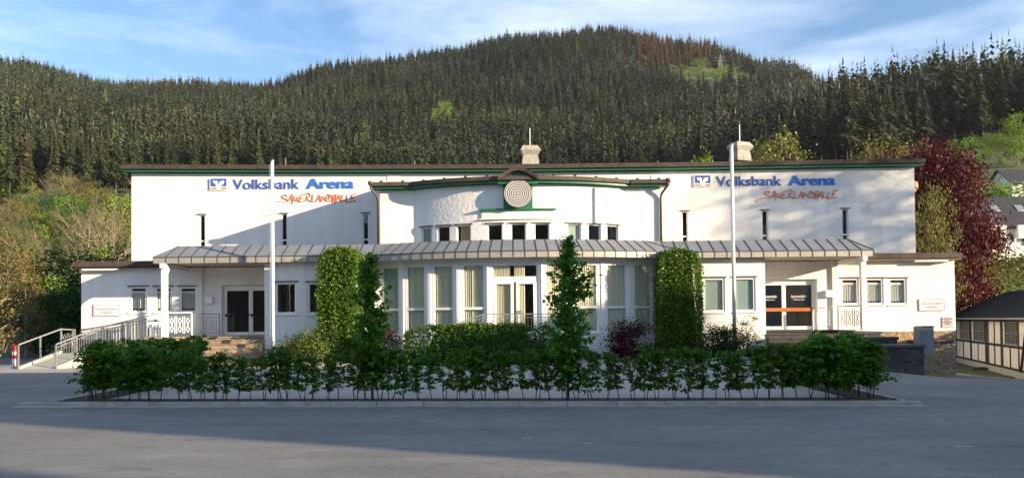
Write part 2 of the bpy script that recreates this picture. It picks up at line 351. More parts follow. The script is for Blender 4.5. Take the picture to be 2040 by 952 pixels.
o = link(bpy.data.objects.new('opposite_hill', npmesh('opposite_hill', np.stack([bx.ravel(), by.ravel(), bz.ravel()], 1), bf, [mat('wooded_slope', (.03, .035, .015), .95, var=(.05, .5), bump=(.3, 1.))], smooth=True))); tag(o, kind='structure')  # added unseen hill, blocks low sky and darkens the window reflections
def sst(a, b, x): t = min(1, max(0, (x-a)/(b-a))); return t*t*(3-2*t)
def gh(x, y): return -.85*sst(11, 16.5, x)*sst(18, 31, y)-.75*sst(19.6, 25, x)*sst(28, 39, y)
xs = np.concatenate([np.linspace(-60, 8, 40), np.linspace(8.5, 26, 40), np.linspace(27, 75, 20)]); ys = np.concatenate([np.linspace(-45, 15, 20), np.linspace(16, 46, 50)])
vv = [(x, y, gh(x, y)) for y in ys for x in xs]; nx = len(xs)
ff = [(j*nx+i, j*nx+i+1, (j+1)*nx+i+1, (j+1)*nx+i) for j in range(len(ys)-1) for i in range(nx-1)]
o = link(bpy.data.objects.new('road', npmesh('road', vv, ff, [m_asph], smooth=True))); tag(o, kind='structure')

# forecourt, kerbs, beds  (front kerb runs very slightly oblique)
KL, KR = gpt(42, 808), gpt(1832, 806)
def kerb_y(x): return KL.y+(KR.y-KL.y)*(x-KL.x)/(KR.x-KL.x)
fl, fr = -9.5, 7.3
g = MB(); g.quad((fl, kerb_y(fl)+.5, .05), (fr, kerb_y(fr)+.5, .05), (fr+.6, 22, .06), (9.6, 29.9, .12), (-16.5, 29.9, .10), (fl-.2, 24, .05))
g.v = [(x, y, z) for x, y, z in g.v]; tag(g.build('forecourt', m_pave), kind='structure')
g = MB(); g.quad((fl-.3, kerb_y(fl)+.05, .075), (fr+.2, kerb_y(fr)+.05, .075), (fr+.2, kerb_y(fr)+.75, .075), (fl-.3, kerb_y(fl)+.75, .075))
g.quad((fl-.4, kerb_y(fl)+.75, .079), (fl+.35, kerb_y(fl)+.75, .079), (fl+.2, 24, .079), (fl-.6, 24, .079))
g.quad((fr-.4, kerb_y(fr)+.75, .079), (fr+.3, kerb_y(fr)+.75, .079), (fr+.5, 20.8, .079), (fr-.2, 20.8, .079))
tag(g.build('planting_strip', m_soil), kind='structure')
g = MB(); nk = 19; e = (KR-KL)/nk
for i in range(nk):
    a = KL+e*i+e*.006; b = KL+e*(i+1)-e*.006
    g.hexa([(a.x,a.y-.11,0),(b.x,b.y-.11,0),(b.x,b.y+.03,0),(a.x,a.y+.03,0),(a.x,a.y-.09,.07),(b.x,b.y-.09,.07),(b.x,b.y+.03,.085),(a.x,a.y+.03,.085)])
    g.hexa([(a.x,a.y-.36,0),(b.x,b.y-.36,0),(b.x,b.y-.12,0),(a.x,a.y-.12,0),(a.x,a.y-.36,.012),(b.x,b.y-.36,.012),(b.x,b.y-.12,.012),(a.x,a.y-.12,.012)])
for x0, x1, y1 in ((fl-.45, fl-.8, 24.5), (fr+.35, fr+.6, 20.3)):
    ya = kerb_y(x0)+.05
    for i in range(6):
        t0, t1 = i/6+.002, (i+1)/6-.002
        g.hexa([(x0+(x1-x0)*t0-.07, ya+(y1-ya)*t0, 0), (x0+(x1-x0)*t0+.07, ya+(y1-ya)*t0, 0), (x0+(x1-x0)*t1+.07, ya+(y1-ya)*t1, 0), (x0+(x1-x0)*t1-.07, ya+(y1-ya)*t1, 0),
                (x0+(x1-x0)*t0-.07, ya+(y1-ya)*t0, .09), (x0+(x1-x0)*t0+.07, ya+(y1-ya)*t0, .09), (x0+(x1-x0)*t1+.07, ya+(y1-ya)*t1, .09), (x0+(x1-x0)*t1-.07, ya+(y1-ya)*t1, .09)])
for i in range(12):
    x0 = -9+i*1.5; g.box(x0, x0+1.49, 29.92, 30.05, .0, .24)
tag(g.build('kerb', m_kerb), kind='structure')
g = MB(); g.box(-9, 9, 30.05, 32.7, 0, .2); tag(g.build('planting_bed', m_soil), kind='structure')
g = MB(); a = gpt(0, 741); g.quad((-40, 28.9, .006), (-11.5, 28.9, .006), (-11.5, 34.5, .006), (-40, 34.5, .006)); tag(g.build('pavement', m_pave), kind='structure')

# ------------------------------------------------------------------ the hall
YW, YB, YC, YH, YF = 34.6, 32.6, 32.2, 38.0, 34.6
ZC0, ZC1, ZC2 = 4.22, 4.47, 5.02       # canopy: fascia bottom, fascia top, slope top
ZL = 1.2                                # entrance landing
hall = empty('event_hall', (0, 36, 0), 'long white two storey event hall with zinc canopy and bowed glass front', 'building')
def flat(Y): return lambda u, d, z: (u, Y+d, z)
class Arc:
    def __init__(s, xc, half, Y0, sag):
        s.R = (half*half+sag*sag)/(2*sag); s.xc = xc; s.yc = Y0-sag+s.R; s.t = math.asin(half/s.R)
    def __call__(s, u, d, z): r = s.R-d; return (s.xc+r*math.sin(u), s.yc-r*math.cos(u), z)
    def u(s, px, d=0, py=560):
        v = ray(px, py); best = None
        lo, hi = -s.t*1.2, s.t*1.2
        def fpx(u): p = s(u, d, 0); return p[0]/p[1]-v.x/v.y
        for _ in range(50):
            mid = (lo+hi)/2
            if fpx(mid) > 0: hi = mid
            else: lo = mid
        return lo
def wall(b, m, u0, u1, z0, z1, ops, n=1, dep=.2):
    us = sorted(set([u0, u1]+[o[0] for o in ops]+[o[1] for o in ops]+[u0+(u1-u0)*i/n for i in range(n+1)]))
    zs = sorted(set([z0, z1]+[o[2] for o in ops]+[o[3] for o in ops]))
    for i in range(len(us)-1):
        for j in range(len(zs)-1):
            a, c = (us[i]+us[i+1])/2, (zs[j]+zs[j+1])/2
            if any(o[0] < a < o[1] and o[2] < c < o[3] for o in ops): continue
            b.quad(m(us[i],0,zs[j]), m(us[i+1],0,zs[j]), m(us[i+1],0,zs[j+1]), m(us[i],0,zs[j+1]))
    for a, c, lo, hi in ops:
        b.quad(m(a,0,lo), m(a,dep,lo), m(a,dep,hi), m(a,0,hi)); b.quad(m(c,0,lo), m(c,0,hi), m(c,dep,hi), m(c,dep,lo))
        b.quad(m(a,0,hi), m(a,dep,hi), m(c,dep,hi), m(c,0,hi)); b.quad(m(a,0,lo), m(c,0,lo), m(c,dep,lo), m(a,dep,lo))
def window(m, u0, u1, z0, z1, s=1., muls=(), fill=None, fw=.07, d=.06, sill=True, name='window', fr=m_white, vmul=(), hood=False):
    """s: metres per unit of u"""
    q = fw/s; f = MB()
    f.ubox(m, u0, u0+q, d, d+.07, z0, z1); f.ubox(m, u1-q, u1, d, d+.07, z0, z1)
    f.ubox(m, u0+q, u1-q, d, d+.07, z0, z0+fw); f.ubox(m, u0+q, u1-q, d, d+.07, z1-fw, z1)
    for z in muls: f.ubox(m, u0+q, u1-q, d, d+.07, z-fw*.75, z+fw*.75)
    for v in vmul: f.ubox(m, v-q*.6, v+q*.6, d+.002, d+.068, z0+fw, z1-fw)
    o = f.build(name, fr, hall)
    MB().ubox(m, u0+q*.6, u1-q*.6, d+.03, d+.038, z0+fw*.6, z1-fw*.6).build('pane', m_glass, o)
    if sill: MB().ubox(m, u0-.05/s, u1+.05/s, -.05, d, z0-.05, z0-.003).build('sill', m_white, o)
    if hood: MB().ubox(m, u0-.08/s, u1+.08/s, -.05, .04, z1+.003, z1+.045).build('hood', m_seam, o)
    a, b_ = u0+q*.5, u1-q*.5; dd = d+.085
    if fill == 'lace':
        c = MB(); k = 15; zt = z1-.18*(z1-z0)
        for i in range(k):
            x0 = a+(b_-a)*i/k; x1 = x0+(b_-a)/k*(.72); e0 = (i % 2)*.03; zb = z0+.12+.03*(i % 3)
            c.quad(m(x0, dd+e0, zb), m(x1, dd+.03-e0, zb), m(x1, dd+.03-e0, zt), m(x0, dd+e0, zt))
        c.quad(m(a, dd-.02, zt-.09), m(b_, dd-.02, zt-.09), m(b_, dd-.02, zt+.02), m(a, dd-.02, zt+.02))
        c.build('curtain', m_lace, o)
    elif fill in ('drape', 'drape_left'):
        c = MB(); b2 = b_ if fill == 'drape' else a+(b_-a)*.62; k = int((b2-a)*s/.045)
        for i in range(k):
            x0 = a+(b2-a)*i/k; x1 = a+(b2-a)*(i+1)/k; e0 = .05*(i % 2)+.012*math.sin(i*2.1); e1 = .05*((i+1) % 2)+.012*math.sin((i+1)*2.1)
            c.quad(m(x0, dd+e0, z0), m(x1, dd+e1, z0), m(x1, dd+e1, z1), m(x0, dd+e0, z1))
        c.build('curtain', m_curtain, o)
    elif fill == 'blind':
        MB().ubox(m, a, b_, dd, dd+.01, z0, z1).build('blind', m_blind, o)
    elif fill == 'board':
        MB().ubox(m, a+(b_-a)*.2, b_, dd, dd+.02, z0, z1).build('blind', m_wood, o)
    return o

# upper hall wall
xl, xr = X(262, YH, 430), X(1823, YH, 430)
def ztop(x):   # eave line, dips a little towards the middle
    return float(np.interp(x, [xl-1, -9, .5, 10, xr+1], [9.06, 8.93, 8.87, 8.88, 8.95]))
hw = flat(YH); ops = []
nar = [(396.5, 408.5, 428), (560, 572, 426), (722.5, 734.5, 425), (1358.5, 1371, 421), (1518, 1530.5, 419), (1678, 1690.5, 416)]
for a, b_, y in nar: ops.append((X(a, YH, 450), X(b_, YH, 450), 5.2, Z(a, y, YH)))
b = MB(); wall(b, hw, xl, xr, 0.0, 8.80, ops, dep=.16)
for i in range(24):
    a = xl+(xr-xl)*i/24; c = xl+(xr-xl)*(i+1)/24
    b.quad((a, YH, 8.80), (c, YH, 8.80), (c, YH, ztop(c)), (a, YH, ztop(a)))
b.box(xl, xl+.25, YH+.002, 55, 0, 8.8); b.box(xr-.25, xr, YH+.002, 55, 0, 8.8); b.box(xl, xr, 55.002, 55.2, 0, 8.8)
b.build('upper_wall', m_plaster, hall)
for o_ in ops: window(hw, *o_, muls=(o_[2]+(o_[3]-o_[2])*.30,), fw=.05, d=.07, sill=False, hood=True)
# hall eave and roof
r_ = MB(); gr = MB(); k = 24
for i in range(k):
    a = xl-.32+(xr-xl+.64)*i/k; c = xl-.32+(xr-xl+.64)*(i+1)/k; za, zc = ztop(a), ztop(c)
    gr.hexa([(a,YH-.34,za+.04),(c,YH-.34,zc+.04),(c,YH+.1,zc+.04),(a,YH+.1,za+.04),(a,YH-.34,za+.12),(c,YH-.34,zc+.12),(c,YH+.1,zc+.12),(a,YH+.1,za+.12)])
    r_.hexa([(a,YH-.46,za+.135),(c,YH-.46,zc+.135),(c,46,zc+.135),(a,46,za+.135),(a,YH-.50,za+.33),(c,YH-.50,zc+.33),(c,46,10.0),(a,46,10.0)])
    r_.hexa([(a,46.002,za+.1),(c,46.002,zc+.1),(c,55.5,zc+.1),(a,55.5,za+.1),(a,46.002,10),(c,46.002,10),(c,55.5,zc+.33),(a,55.5,za+.33)])
r_.build('roof', m_brown, hall); gr.build('green_fascia', m_green, hall)
# faint vent patches under eave
for px in (786, 1313): vp = MB(); vp.box(X(px-13, YH), X(px+13, YH), YH-.025, YH+.01, Z(px, 361, YH), Z(px, 349, YH)); vp.build('wall_panel', m_plaster, hall)
# rounded stair turret at right end
b = MB(); xc = xr-.9; yc = 41.5; n = 24
def cyl(b, xc, yc, r, z0, z1, n=28):
    vs = [(xc+r*math.cos(2*math.pi*i/n), yc+r*math.sin(2*math.pi*i/n), z) for z in (z0, z1) for i in range(n)]
    b.add(vs, [(i, (i+1) % n, n+(i+1) % n, n+i) for i in range(n)]+[tuple(range(n))[::-1], tuple(range(n, 2*n))])
cyl(b, xc+.25, 41.5, 2.0, 0, 8.15); t_ = b.build('stair_turret', m_plaster, hall)
b = MB(); cyl(b, xc+.25, 41.5, 2.25, 8.152, 8.3); cyl(b, xc+.25, 41.5, 2.35, 8.302, 8.6); b.build('turret_eave', m_wood, t_)

# central upper block
AU = Arc(X(1035, YF, 430), (X(1245, YF, 430)-X(828, YF, 430))/2, YF, 1.18)
xa, xb = X(757, YF, 430), X(1316, YF, 430); zU = 7.52
b = MB(); fm = flat(YF)
wall(b, fm, xa, AU(-AU.t, 0, 0)[0], 4.5, zU, []); b.box(xa, xa+.2, YF+.002, YH-.002, 4.5, zU); b.build('bay_side_wall', m_plaster, hall)
b = MB(); wall(b, fm, AU(AU.t, 0, 0)[0], xb, 4.5, zU, []); b.box(xb-.2, xb, YF+.002, YH-.002, 4.5, zU)
b.build('bay_side_wall', m_plaster, hall)
ops = []
for a, c in ((839, 859.5), (871, 896), (909, 938), (970.5, 1001), (1017.5, 1048), (1064.5, 1095), (1130, 1158), (1172, 1197.5), (1209.5, 1232.5)):
    ops.append((AU.u(a, .0, 460), AU.u(c, .0, 460), 4.95, 5.86))
b = MB(); wall(b, AU, -AU.t, AU.t, 4.5, zU, ops, n=40, dep=.2); b.build('bowed_upper_wall', m_render, hall)
for i, o_ in enumerate(ops):
    window(AU, *o_, s=AU.R, fw=.05, sill=False, hood=True, fill={0: 'blind', 2: 'board', 6: 'blind'}.get(i), d=.08)
# its eave: ring following flat - bow - flat
def ring(pts_fn, out0, out1, z0, z1, z1b=None):
    pass
path = [(xa-.35, YF, 0, -1)]+[(AU(-AU.t, 0, 0)[0]-.25, YF, 0, -1)]
for i in range(29):
    u = -AU.t+2*AU.t*i/28; p = AU(u, 0, 0); path.append((p[0], p[1], math.sin(u), -math.cos(u)))
path += [(AU(AU.t, 0, 0)[0]+.25, YF, 0, -1), (xb+.35, YF, 0, -1)]
def strip(b, path, o0, o1, z0, z1, zin=None, din=.5):
    """box section swept along path; o0 inner offset, o1 outer offset (outwards)"""
    for i in range(len(path)-1):
        p, q = path[i], path[i+1]
        def pt(s, o, z): return (s[0]+s[2]*o, s[1]+s[3]*o, z)
        b.hexa([pt(p,o1,z0), pt(q,o1,z0), pt(q,o0,z0), pt(p,o0,z0), pt(p,o1,z1), pt(q,o1,z1), pt(q,o0,zin or z1), pt(p,o0,zin or z1)])
b = MB(); strip(b, path, -.3, .33, zU+.03, zU+.12); b.build('green_fascia', m_green, hall)
b = MB(); strip(b, path, -.6, .46, zU+.123, zU+.26); strip(b, path, -.6, .40, zU+.262, zU+.30)
for i in range(len(path)-1):   # low roof rising back to the hall
    p, q = path[i], path[i+1]
    b.quad((p[0]+p[2]*.3, p[1]+p[3]*.3, zU+.30), (q[0]+q[2]*.3, q[1]+q[3]*.3, zU+.30), (q[0], YH+.0, zU+.75), (p[0], YH+.0, zU+.75))
br = b.build('bay_roof', m_brown, hall)
for i in range(14):
    b = MB()
    s_ = path[0][0]+(path[-1][0]-path[0][0])*(i+.5)/14
    j = min(range(len(path)), key=lambda k_: abs(path[k_][0]-s_)); p = path[j]
    b.box(s_-.06, s_+.06, p[1]-.36, p[1]-.26, zU+.30, zU+.37)
    b.build('snow_guard', m_dark, br)
# eyebrow over the round emblem
xm = X(1032, 33.2, 387); yf = AU(0, 0, 0)[1]; b = MB(); k = 16
def eb(t): return .84*t, .36*math.cos(t*math.pi/2)**1.3 if abs(t) < 1 else 0
for i in range(k):
    t0, t1 = -1+2*i/k, -1+2*(i+1)/k; (x0, h0), (x1, h1) = eb(t0), eb(t1)
    b.hexa([(xm+x0,yf-.52,zU+.14+h0),(xm+x1,yf-.52,zU+.14+h1),(xm+x1,YH,zU+.3+h1),(xm+x0,YH,zU+.3+h0),(xm+x0,yf-.56,zU+.29+h0),(xm+x1,yf-.56,zU+.29+h1),(xm+x1,YH,zU+.5+h1),(xm+x0,YH,zU+.5+h0)])
b.build('eyebrow_roof', m_brown, hall)
b = MB()
for i in range(k):
    t0, t1 = -1+2*i/k, -1+2*(i+1)/k; (x0, h0), (x1, h1) = eb(t0), eb(t1)
    b.hexa([(xm+x0,yf-.30,zU-.02),(xm+x1,yf-.30,zU-.02),(xm+x1,yf+.1,zU-.02),(xm+x0,yf+.1,zU-.02),(xm+x0,yf-.30,zU+.14+h0),(xm+x1,yf-.30,zU+.14+h1),(xm+x1,yf+.1,zU+.14+h1),(xm+x0,yf+.1,zU+.14+h0)])
ze = Z(1032, 387, yf-.15); b.box(xm-.62, xm+.62, yf-.10, yf+.12, ze-.58, zU-.023)
gp = b.build('green_gable_panel', m_green, hall)
em = MB()
def disc(b, x, y0, y1, z, r, mi=0, n=48):
    vs = [(x+r*math.cos(2*math.pi*i/n), y, z+r*math.sin(2*math.pi*i/n)) for y in (y0, y1) for i in range(n)]
    b.add(vs, [(i, (i+1) % n, n+(i+1) % n, n+i) for i in range(n)]+[tuple(range(n)), tuple(range(n, 2*n))[::-1]], mi)
rr = .58
disc(em, xm, yf-.36, yf-.09, ze, rr*.995, 1)
def annulus(b, x, y, z, r0, r1, mi, th=.02, n=48):
    vs = [(x+r*math.cos(2*math.pi*i/n), yy, z+r*math.sin(2*math.pi*i/n)) for (r, yy) in ((r0, y), (r1, y), (r0, y+th), (r1, y+th)) for i in range(n)]
    fs = []
    for i in range(n):
        j = (i+1) % n; fs += [(i, j, n+j, n+i), (n+i, n+j, 3*n+j, 3*n+i), (i, 2*n+i, 2*n+j, j)]
    b.add(vs, fs, mi)
for r0, r1 in ((.05, .13), (.19, .29), (.35, .45), (.51, .60), (.66, .75), (.81, .90), (.945, 1.0)): annulus(em, xm, yf-.385, ze, rr*r0, rr*r1, 0, th=.025)
em.build('round_emblem', [mat('emblem_cream', (.50, .49, .47), .6), m_dark], hall)
b = MB(); q = .04/AU.R
b.ubox(AU, AU.u(956, 0, 413), AU.u(1107, 0, 413), -.16, .02, ze-.66, ze-.585, n=6); b.build('green_ledge', m_green, hall)
b = MB(); b.ubox(AU, AU.u(960, 0, 430), AU.u(1104, 0, 430), -.05, .02, ze-1.0, ze-.663, n=6); b.ubox(AU, AU.u(955, 0, 430), AU.u(1106, 0, 430), -.09, .02, ze-1.04, ze-1.003, n=6)
b.build('plaster_band', m_plaster, hall)
for x_, sgn in ((X(757, YF)-.02, -1), (X(1316, YF)+.02, 1)):
    b = MB(); b.tube([(x_+sgn*.30, YF-.40, zU+.20), (x_+sgn*.28, YF-.36, zU+.02), (x_+sgn*.06, YF-.14, zU-.28), (x_+sgn*.02, YF-.08, zU-.45), (x_+sgn*.02, YF-.08, 4.9)], .055, 8)
    b.tube([(x_+sgn*.30, YF-.40, zU+.33), (x_+sgn*.30, YF-.40, zU+.18)], .11, 8)
    b.build('downpipe', m_copper, hall, smooth=True)

# lower bow glazing
XG0, XG1 = X(750, 32.9), X(1311, 32.9)
AG = Arc((XG0+XG1)/2, (XG1-XG0)/2, 32.95, 1.45); zG1 = 4.25
panes = [(762, 797), (810, 848.5), (864, 905), (921.5, 966.5), (1086.5, 1131), (1147.5, 1190.5), (1206, 1247), (1261, 1296)]
ops = [(AG.u(a, .06), AG.u(c, .06), 1.22, 4.02) for a, c in panes]
dop = (AG.u(978, .06), AG.u(1073.5, .06), 1.05, 4.02); ops.append(dop)
b = MB(); wall(b, AG, -AG.t, AG.t, 0, zG1, ops, n=36, dep=.22)
b.build('bowed_glass_front_wall', m_white, hall)
b = MB()
for i in range(len(ops)-1):
    pass
edges = sorted([(o_[0], o_[1]) for o_ in ops])
for i in range(len(edges)-1):
    b = MB(); c = (edges[i][1]+edges[i+1][0])/2; h = (edges[i+1][0]-edges[i][1])/2-.03/AG.R
    b.ubox(AG, c-h*.42, c+h*.42, -.045, -.002, .6, zG1-.02); b.build('pilaster_strip', m_white, hall)
for i, o_ in enumerate(ops[:-1]):
    window(AG, *o_, s=AG.R, muls=(2.24,), fill='drape' if i > 2 else ('drape' if i else 'blind'), fw=.07, d=.02)
u0, u1, z0, z1 = dop; um = (u0+u1)/2; q = .1/AG.R
b = MB(); b.ubox(AG, u0, u0+q, .06, .16, z0, z1); b.ubox(AG, u1-q, u1, .06, .16, z0, z1); b.ubox(AG, u0+q, u1-q, .06, .16, z1-.08, z1); b.ubox(AG, u0+q, u1-q, .06, .16, 3.28, 3.50)
b.ubox(AG, u0+q, u1-q, .06, .16, z0, z0+.1)
for a, c in ((u0+q, um-.004), (um+.004, u1-q)):
    b.ubox(AG, a, a+q*1.25, .05, .14, z0+.1, 3.279); b.ubox(AG, c-q*1.25, c, .05, .14, z0+.1, 3.279)
    b.ubox(AG, a+q*1.25, c-q*1.25, .05, .14, z0+.1, z0+.3); b.ubox(AG, a+q*1.25, c-q*1.25, .05, .14, 3.2, 3.279)
dr = b.build('glazed_double_door', m_white, hall)
b = MB(); b.ubox(AG, u0+q*.8, u1-q*.8, .10, .108, z0+.2, z1-.05, n=3); b.build('pane', m_glass, dr)
b = MB(); b.ubox(AG, um+.01, um+.016, -.0, .05, 2.05, 2.09); b.ubox(AG, um+.006, um+.02, -.01, .0, 2.02, 2.14); b.build('handle', m_steel, dr)
b = MB(); k = 56
for i in range(k):
    ua, ub = u0+q+(u1-u0-2*q)*i/k, u0+q+(u1-u0-2*q)*(i+1)/k
    if .38 < i/k < .47 or i/k > .72: continue
    e0, e1 = .05*(i % 2), .05*((i+1) % 2)
    b.quad(AG(ua, .16+e0, z0), AG(ub, .16+e1, z0), AG(ub, .16+e1, z1), AG(ua, .16+e0, z1))
b.build('curtain', m_curtain, dr)

# block walls with two windows each
wl0 = X(527, YB, 600); wr1 = X(1525, YB, 600); bw = flat(YB)
xgl, xgr = AG(-AG.t, 0, 0)[0], AG(AG.t, 0, 0)[0]
lw = [(X(a, YB), X(c, YB), Z(a, 626, YB), Z(a, 562, YB)) for a, c in ((548, 591), (612, 655))]
rw = [(X(a, YB), X(c, YB), Z(a, y0, YB), Z(a, y1, YB)) for a, c, y0, y1 in ((1400, 1444, 622, 553), (1462, 1505, 621, 552))]
b = MB(); wall(b, bw, wl0, xgl, 0, ZC0, lw); b.box(wl0, wl0+.2, YB+.002, YW, 0, ZC0); b.quad((xgl, YB, 0), (xgl, 32.95, 0), (xgl, 32.95, ZC0), (xgl, YB, ZC0)); b.build('entrance_block_wall', m_plaster, hall)
b = MB(); wall(b, bw, xgr, wr1, 0, ZC0, rw); b.box(wr1-.2, wr1, YB+.002, YW, 0, ZC0); b.quad((xgr, YB, 0), (xgr, YB, ZC0), (xgr, 32.95, ZC0), (xgr, 32.95, 0))
b.build('entrance_block_wall', m_plaster, hall)
for o_ in lw: window(bw, *o_, fw=.09, d=.03, fill=None, hood=True)
for o_ in rw: window(bw, *o_, fw=.09, d=.03, fill='blind', hood=True)
# wing walls, doors in the same plane
ww = flat(YW); zwt = 4.20
zb = 1.08
lwin = [(X(a, YW), X(a+35, YW), Z(a, 622, YW), Z(a, 571, YW)) for a in (258, 308, 357)]
rwin = [(X(a, YW), X(a+36, YW), Z(a, 607, YW), Z(a, 554, YW)) for a in (1675, 1724, 1770.5)]
xd = [(X(445, YW), X(545, YW)), (X(1508, YW), X(1620, YW))]
xd = [(X(441, YW), X(552, YW)), (X(1500, YW), X(1628, YW))]; zdt = 3.42
b = MB()
wall(b, ww, X(162, YW), wl0+2.2, zb, zwt, lwin+[(xd[0][0], xd[0][1], ZL, zdt)], dep=.3); b.build('wing_wall', m_plaster, hall); b = MB(); wall(b, ww, wr1-2.2, X(1902, YW), zb, zwt, rwin+[(xd[1][0], xd[1][1], ZL, zdt)], dep=.3)
xwl, xwr = X(162, YW), X(1902, YW)
b.box(xwl, xwl+.2, YW+.002, 47, zb, zwt); b.box(xwr-.2, xwr, YW+.002, 47, zb, zwt); b.box(xwl, xwr, 47.002, 47.2, zb, zwt)
b.build('wing_wall', m_plaster, hall)
for o_ in lwin+rwin: window(ww, *o_, fw=.085, d=.03, fill='lace', hood=True)
b = MB(); b.box(xwl+.02, wl0, YW+.02, YW+.3, -1, zb-.003); b.box(xwl+.02, xwl+.3, YW+.3, 47, -1, zb-.003); b.build('stone_plinth', m_brick, hall)
b = MB(); b.box(wr1, xwr-.02, YW+.02, YW+.3, -1.2, zb-.003); b.box(xwr-.3, xwr-.02, YW+.3, 47, -1.2, zb-.003); b.build('stone_plinth', m_stone, hall)
# wing roofs with brown edge
for x0, x1, nm in ((xwl-.18, xl, 0), (xr, xwr+.15, 1)):
    xa_, xb_ = (xwl-.18, X(420, YW)) if nm == 0 else (X(1640, YW), xwr+.15)
    b = MB(); b.box(xa_, xb_, YW-.42, 47.4, zwt+.06, zwt+.24); b.box(xa_+.02, xb_-.02, YW-.36, 47.3, zwt+.242, zwt+.30); rf = b.build('wing_roof', m_brown, hall)
    b = MB(); b.box(xa_+.06, xb_-.06, YW-.34, YW-.002, zwt+.0, zwt+.057); b.build('eave_board', m_wood if nm else m_copper, rf)
    xs0 = X(165, YW-.2) if nm == 0 else X(1822, YW-.2); xs1 = X(238, YW-.2) if nm == 0 else X(1888, YW-.2)
    MB().box(xs0, xs1, YW-.30, YW-.12, zwt-.09, zwt-.003).build('fluorescent_lamp', m_white, rf)
# entrance doors
def entrance(x0, x1, handle_mat, text):
    Yd = YW+.2; f = MB(); xm_ = (x0+x1)/2; z0, z1 = ZL+.02, zdt-.02
    f.box(x0+.003, x0+.09, Yd, Yd+.1, z0, z1); f.box(x1-.09, x1-.003, Yd, Yd+.1, z0, z1); f.box(x0+.09, x1-.09, Yd, Yd+.1, z1-.12, z1)
    fo = f.build('entrance_door', m_white, hall); z1 -= .123
    for a, c in ((x0+.093, xm_-.006), (xm_+.006, x1-.093)):
        l = MB(); l.box(a, a+.08, Yd-.01, Yd+.06, z0, z1); l.box(c-.08, c, Yd-.01, Yd+.06, z0, z1); l.box(a+.10, c-.10, Yd-.01, Yd+.06, z0, z0+.14); l.box(a+.10, c-.10, Yd-.01, Yd+.06, z1-.1, z1)
        l.build('door_leaf', m_white, fo)
        MB().box(a+.08, c-.08, Yd+.02, Yd+.03, z0+.1, z1-.08).build('pane', m_glass, fo)
        h = MB(); h.box(a+.0, c-.0, Yd-.07, Yd-.04, ZL+.82, ZL+.97) if handle_mat is m_orange else h.box(a+.02, a+.2, Yd-.07, Yd-.04, ZL+.84, ZL+.96)
        h.box(a+.03, a+.07, Yd-.04, Yd-.01, ZL+.86, ZL+.93); h.box(c-.07, c-.03, Yd-.04, Yd-.01, ZL+.86, ZL+.93); h.build('handle', handle_mat, fo)
        if text: textobj(text, 'door_lettering', m_white, ((a+c)/2, Yd+.012, ZL+1.42), .17, fo, shear=.3, width=.70); textobj('Volksbank Arena', 'door_lettering', m_white, ((a+c)/2, Yd+.012, ZL+1.31), .075, fo)
    return fo
def textobj(s, name, mat_, loc, size, parent=None, bold=0, ext=.004, shear=0, align='CENTER', space=1.0, width=None):
    cu = bpy.data.curves.new('t', 'FONT'); cu.body = s; cu.size = size; cu.extrude = ext; cu.offset = bold; cu.shear = shear; cu.align_x = align; cu.space_character = space
    t = bpy.data.objects.new('t', cu); scene.collection.objects.link(t)
    bpy.context.view_layer.update(); dg = bpy.context.evaluated_depsgraph_get()
    me = bpy.data.meshes.new_from_object(t.evaluated_get(dg)); bpy.data.objects.remove(t)
    me.materials.clear(); me.materials.append(mat_)
    sx = 1
    if width:
        xs_ = [v.co.x for v in me.vertices]; sx = width/(max(xs_)-min(xs_)); x0 = min(xs_) if align == 'LEFT' else 0
        for v in me.vertices: v.co.x = (v.co.x-x0)*sx
    for v in me.vertices: v.co = (v.co.x, -v.co.z, v.co.y)
    me.name = name; o = link(bpy.data.objects.new(name, me)); o.parent = parent
    o.location = Vector(loc)-(wloc(parent) if parent else Vector()); return o
entrance(*xd[0], m_dark, None); entrance(*xd[1], m_orange, 'Sauerlandhalle')
# pilasters and postboxes in the porches
for px, s_ in ((399, 1), (1662, -1)):
    x_ = X(px, YW); b = MB(); b.box(x_-.12, x_+.12, YW-.10, YW-.002, ZL, zwt); b.build('pilaster_strip', m_plaster, hall)
for px in (418, 1650):
    x_ = X(px, YW); b = MB(); b.box(x_-.16, x_+.16, YW-.16, YW-.002, 2.62, 2.92); b.box(x_-.14, x_+.14, YW-.165, YW-.161, 2.80, 2.83); b.build('letter_box', m_white, hall)
# landings and steps
def steps(x0, x1, mat_, ex0=0, ex1=0):
    b = MB(); b.box(x0, x1, 32.9, YW, 0, ZL); b.box(x0-.03, x1+.03, 32.86, 33.1, ZL-.05, ZL+.003)
    for i in range(1, 7):
        z = ZL-i*.17; b.box(x0-ex0*i*.0, x1+ex1*i*.0, 32.9-i*.33, 32.9-(i-1)*.33-.001, 0, z); b.box(x0, x1, 32.9-i*.33-.03, 32.9-(i-1)*.33, z+.001, z+.035)
    return b.build('entrance_steps', mat_, hall)
xs0, xs1 = X(365, 32.9, 670), wl0-.02
steps(xs0, xs1, m_stepw); steps(wr1+.02, X(1702, 32.9, 655), m_step)
b = MB(); b.box(X(302, 32.6, 680), xs0-.002, 32.2, YW, 0, ZL-.06); cheek = b.build('stone_cheek_wall', m_stone, hall)
b = MB(); b.box(X(298, 32.6, 680), xs0+.05, 32.12, YW, ZL-.058, ZL+.01); b.build('cap_stone', m_stepw, cheek)
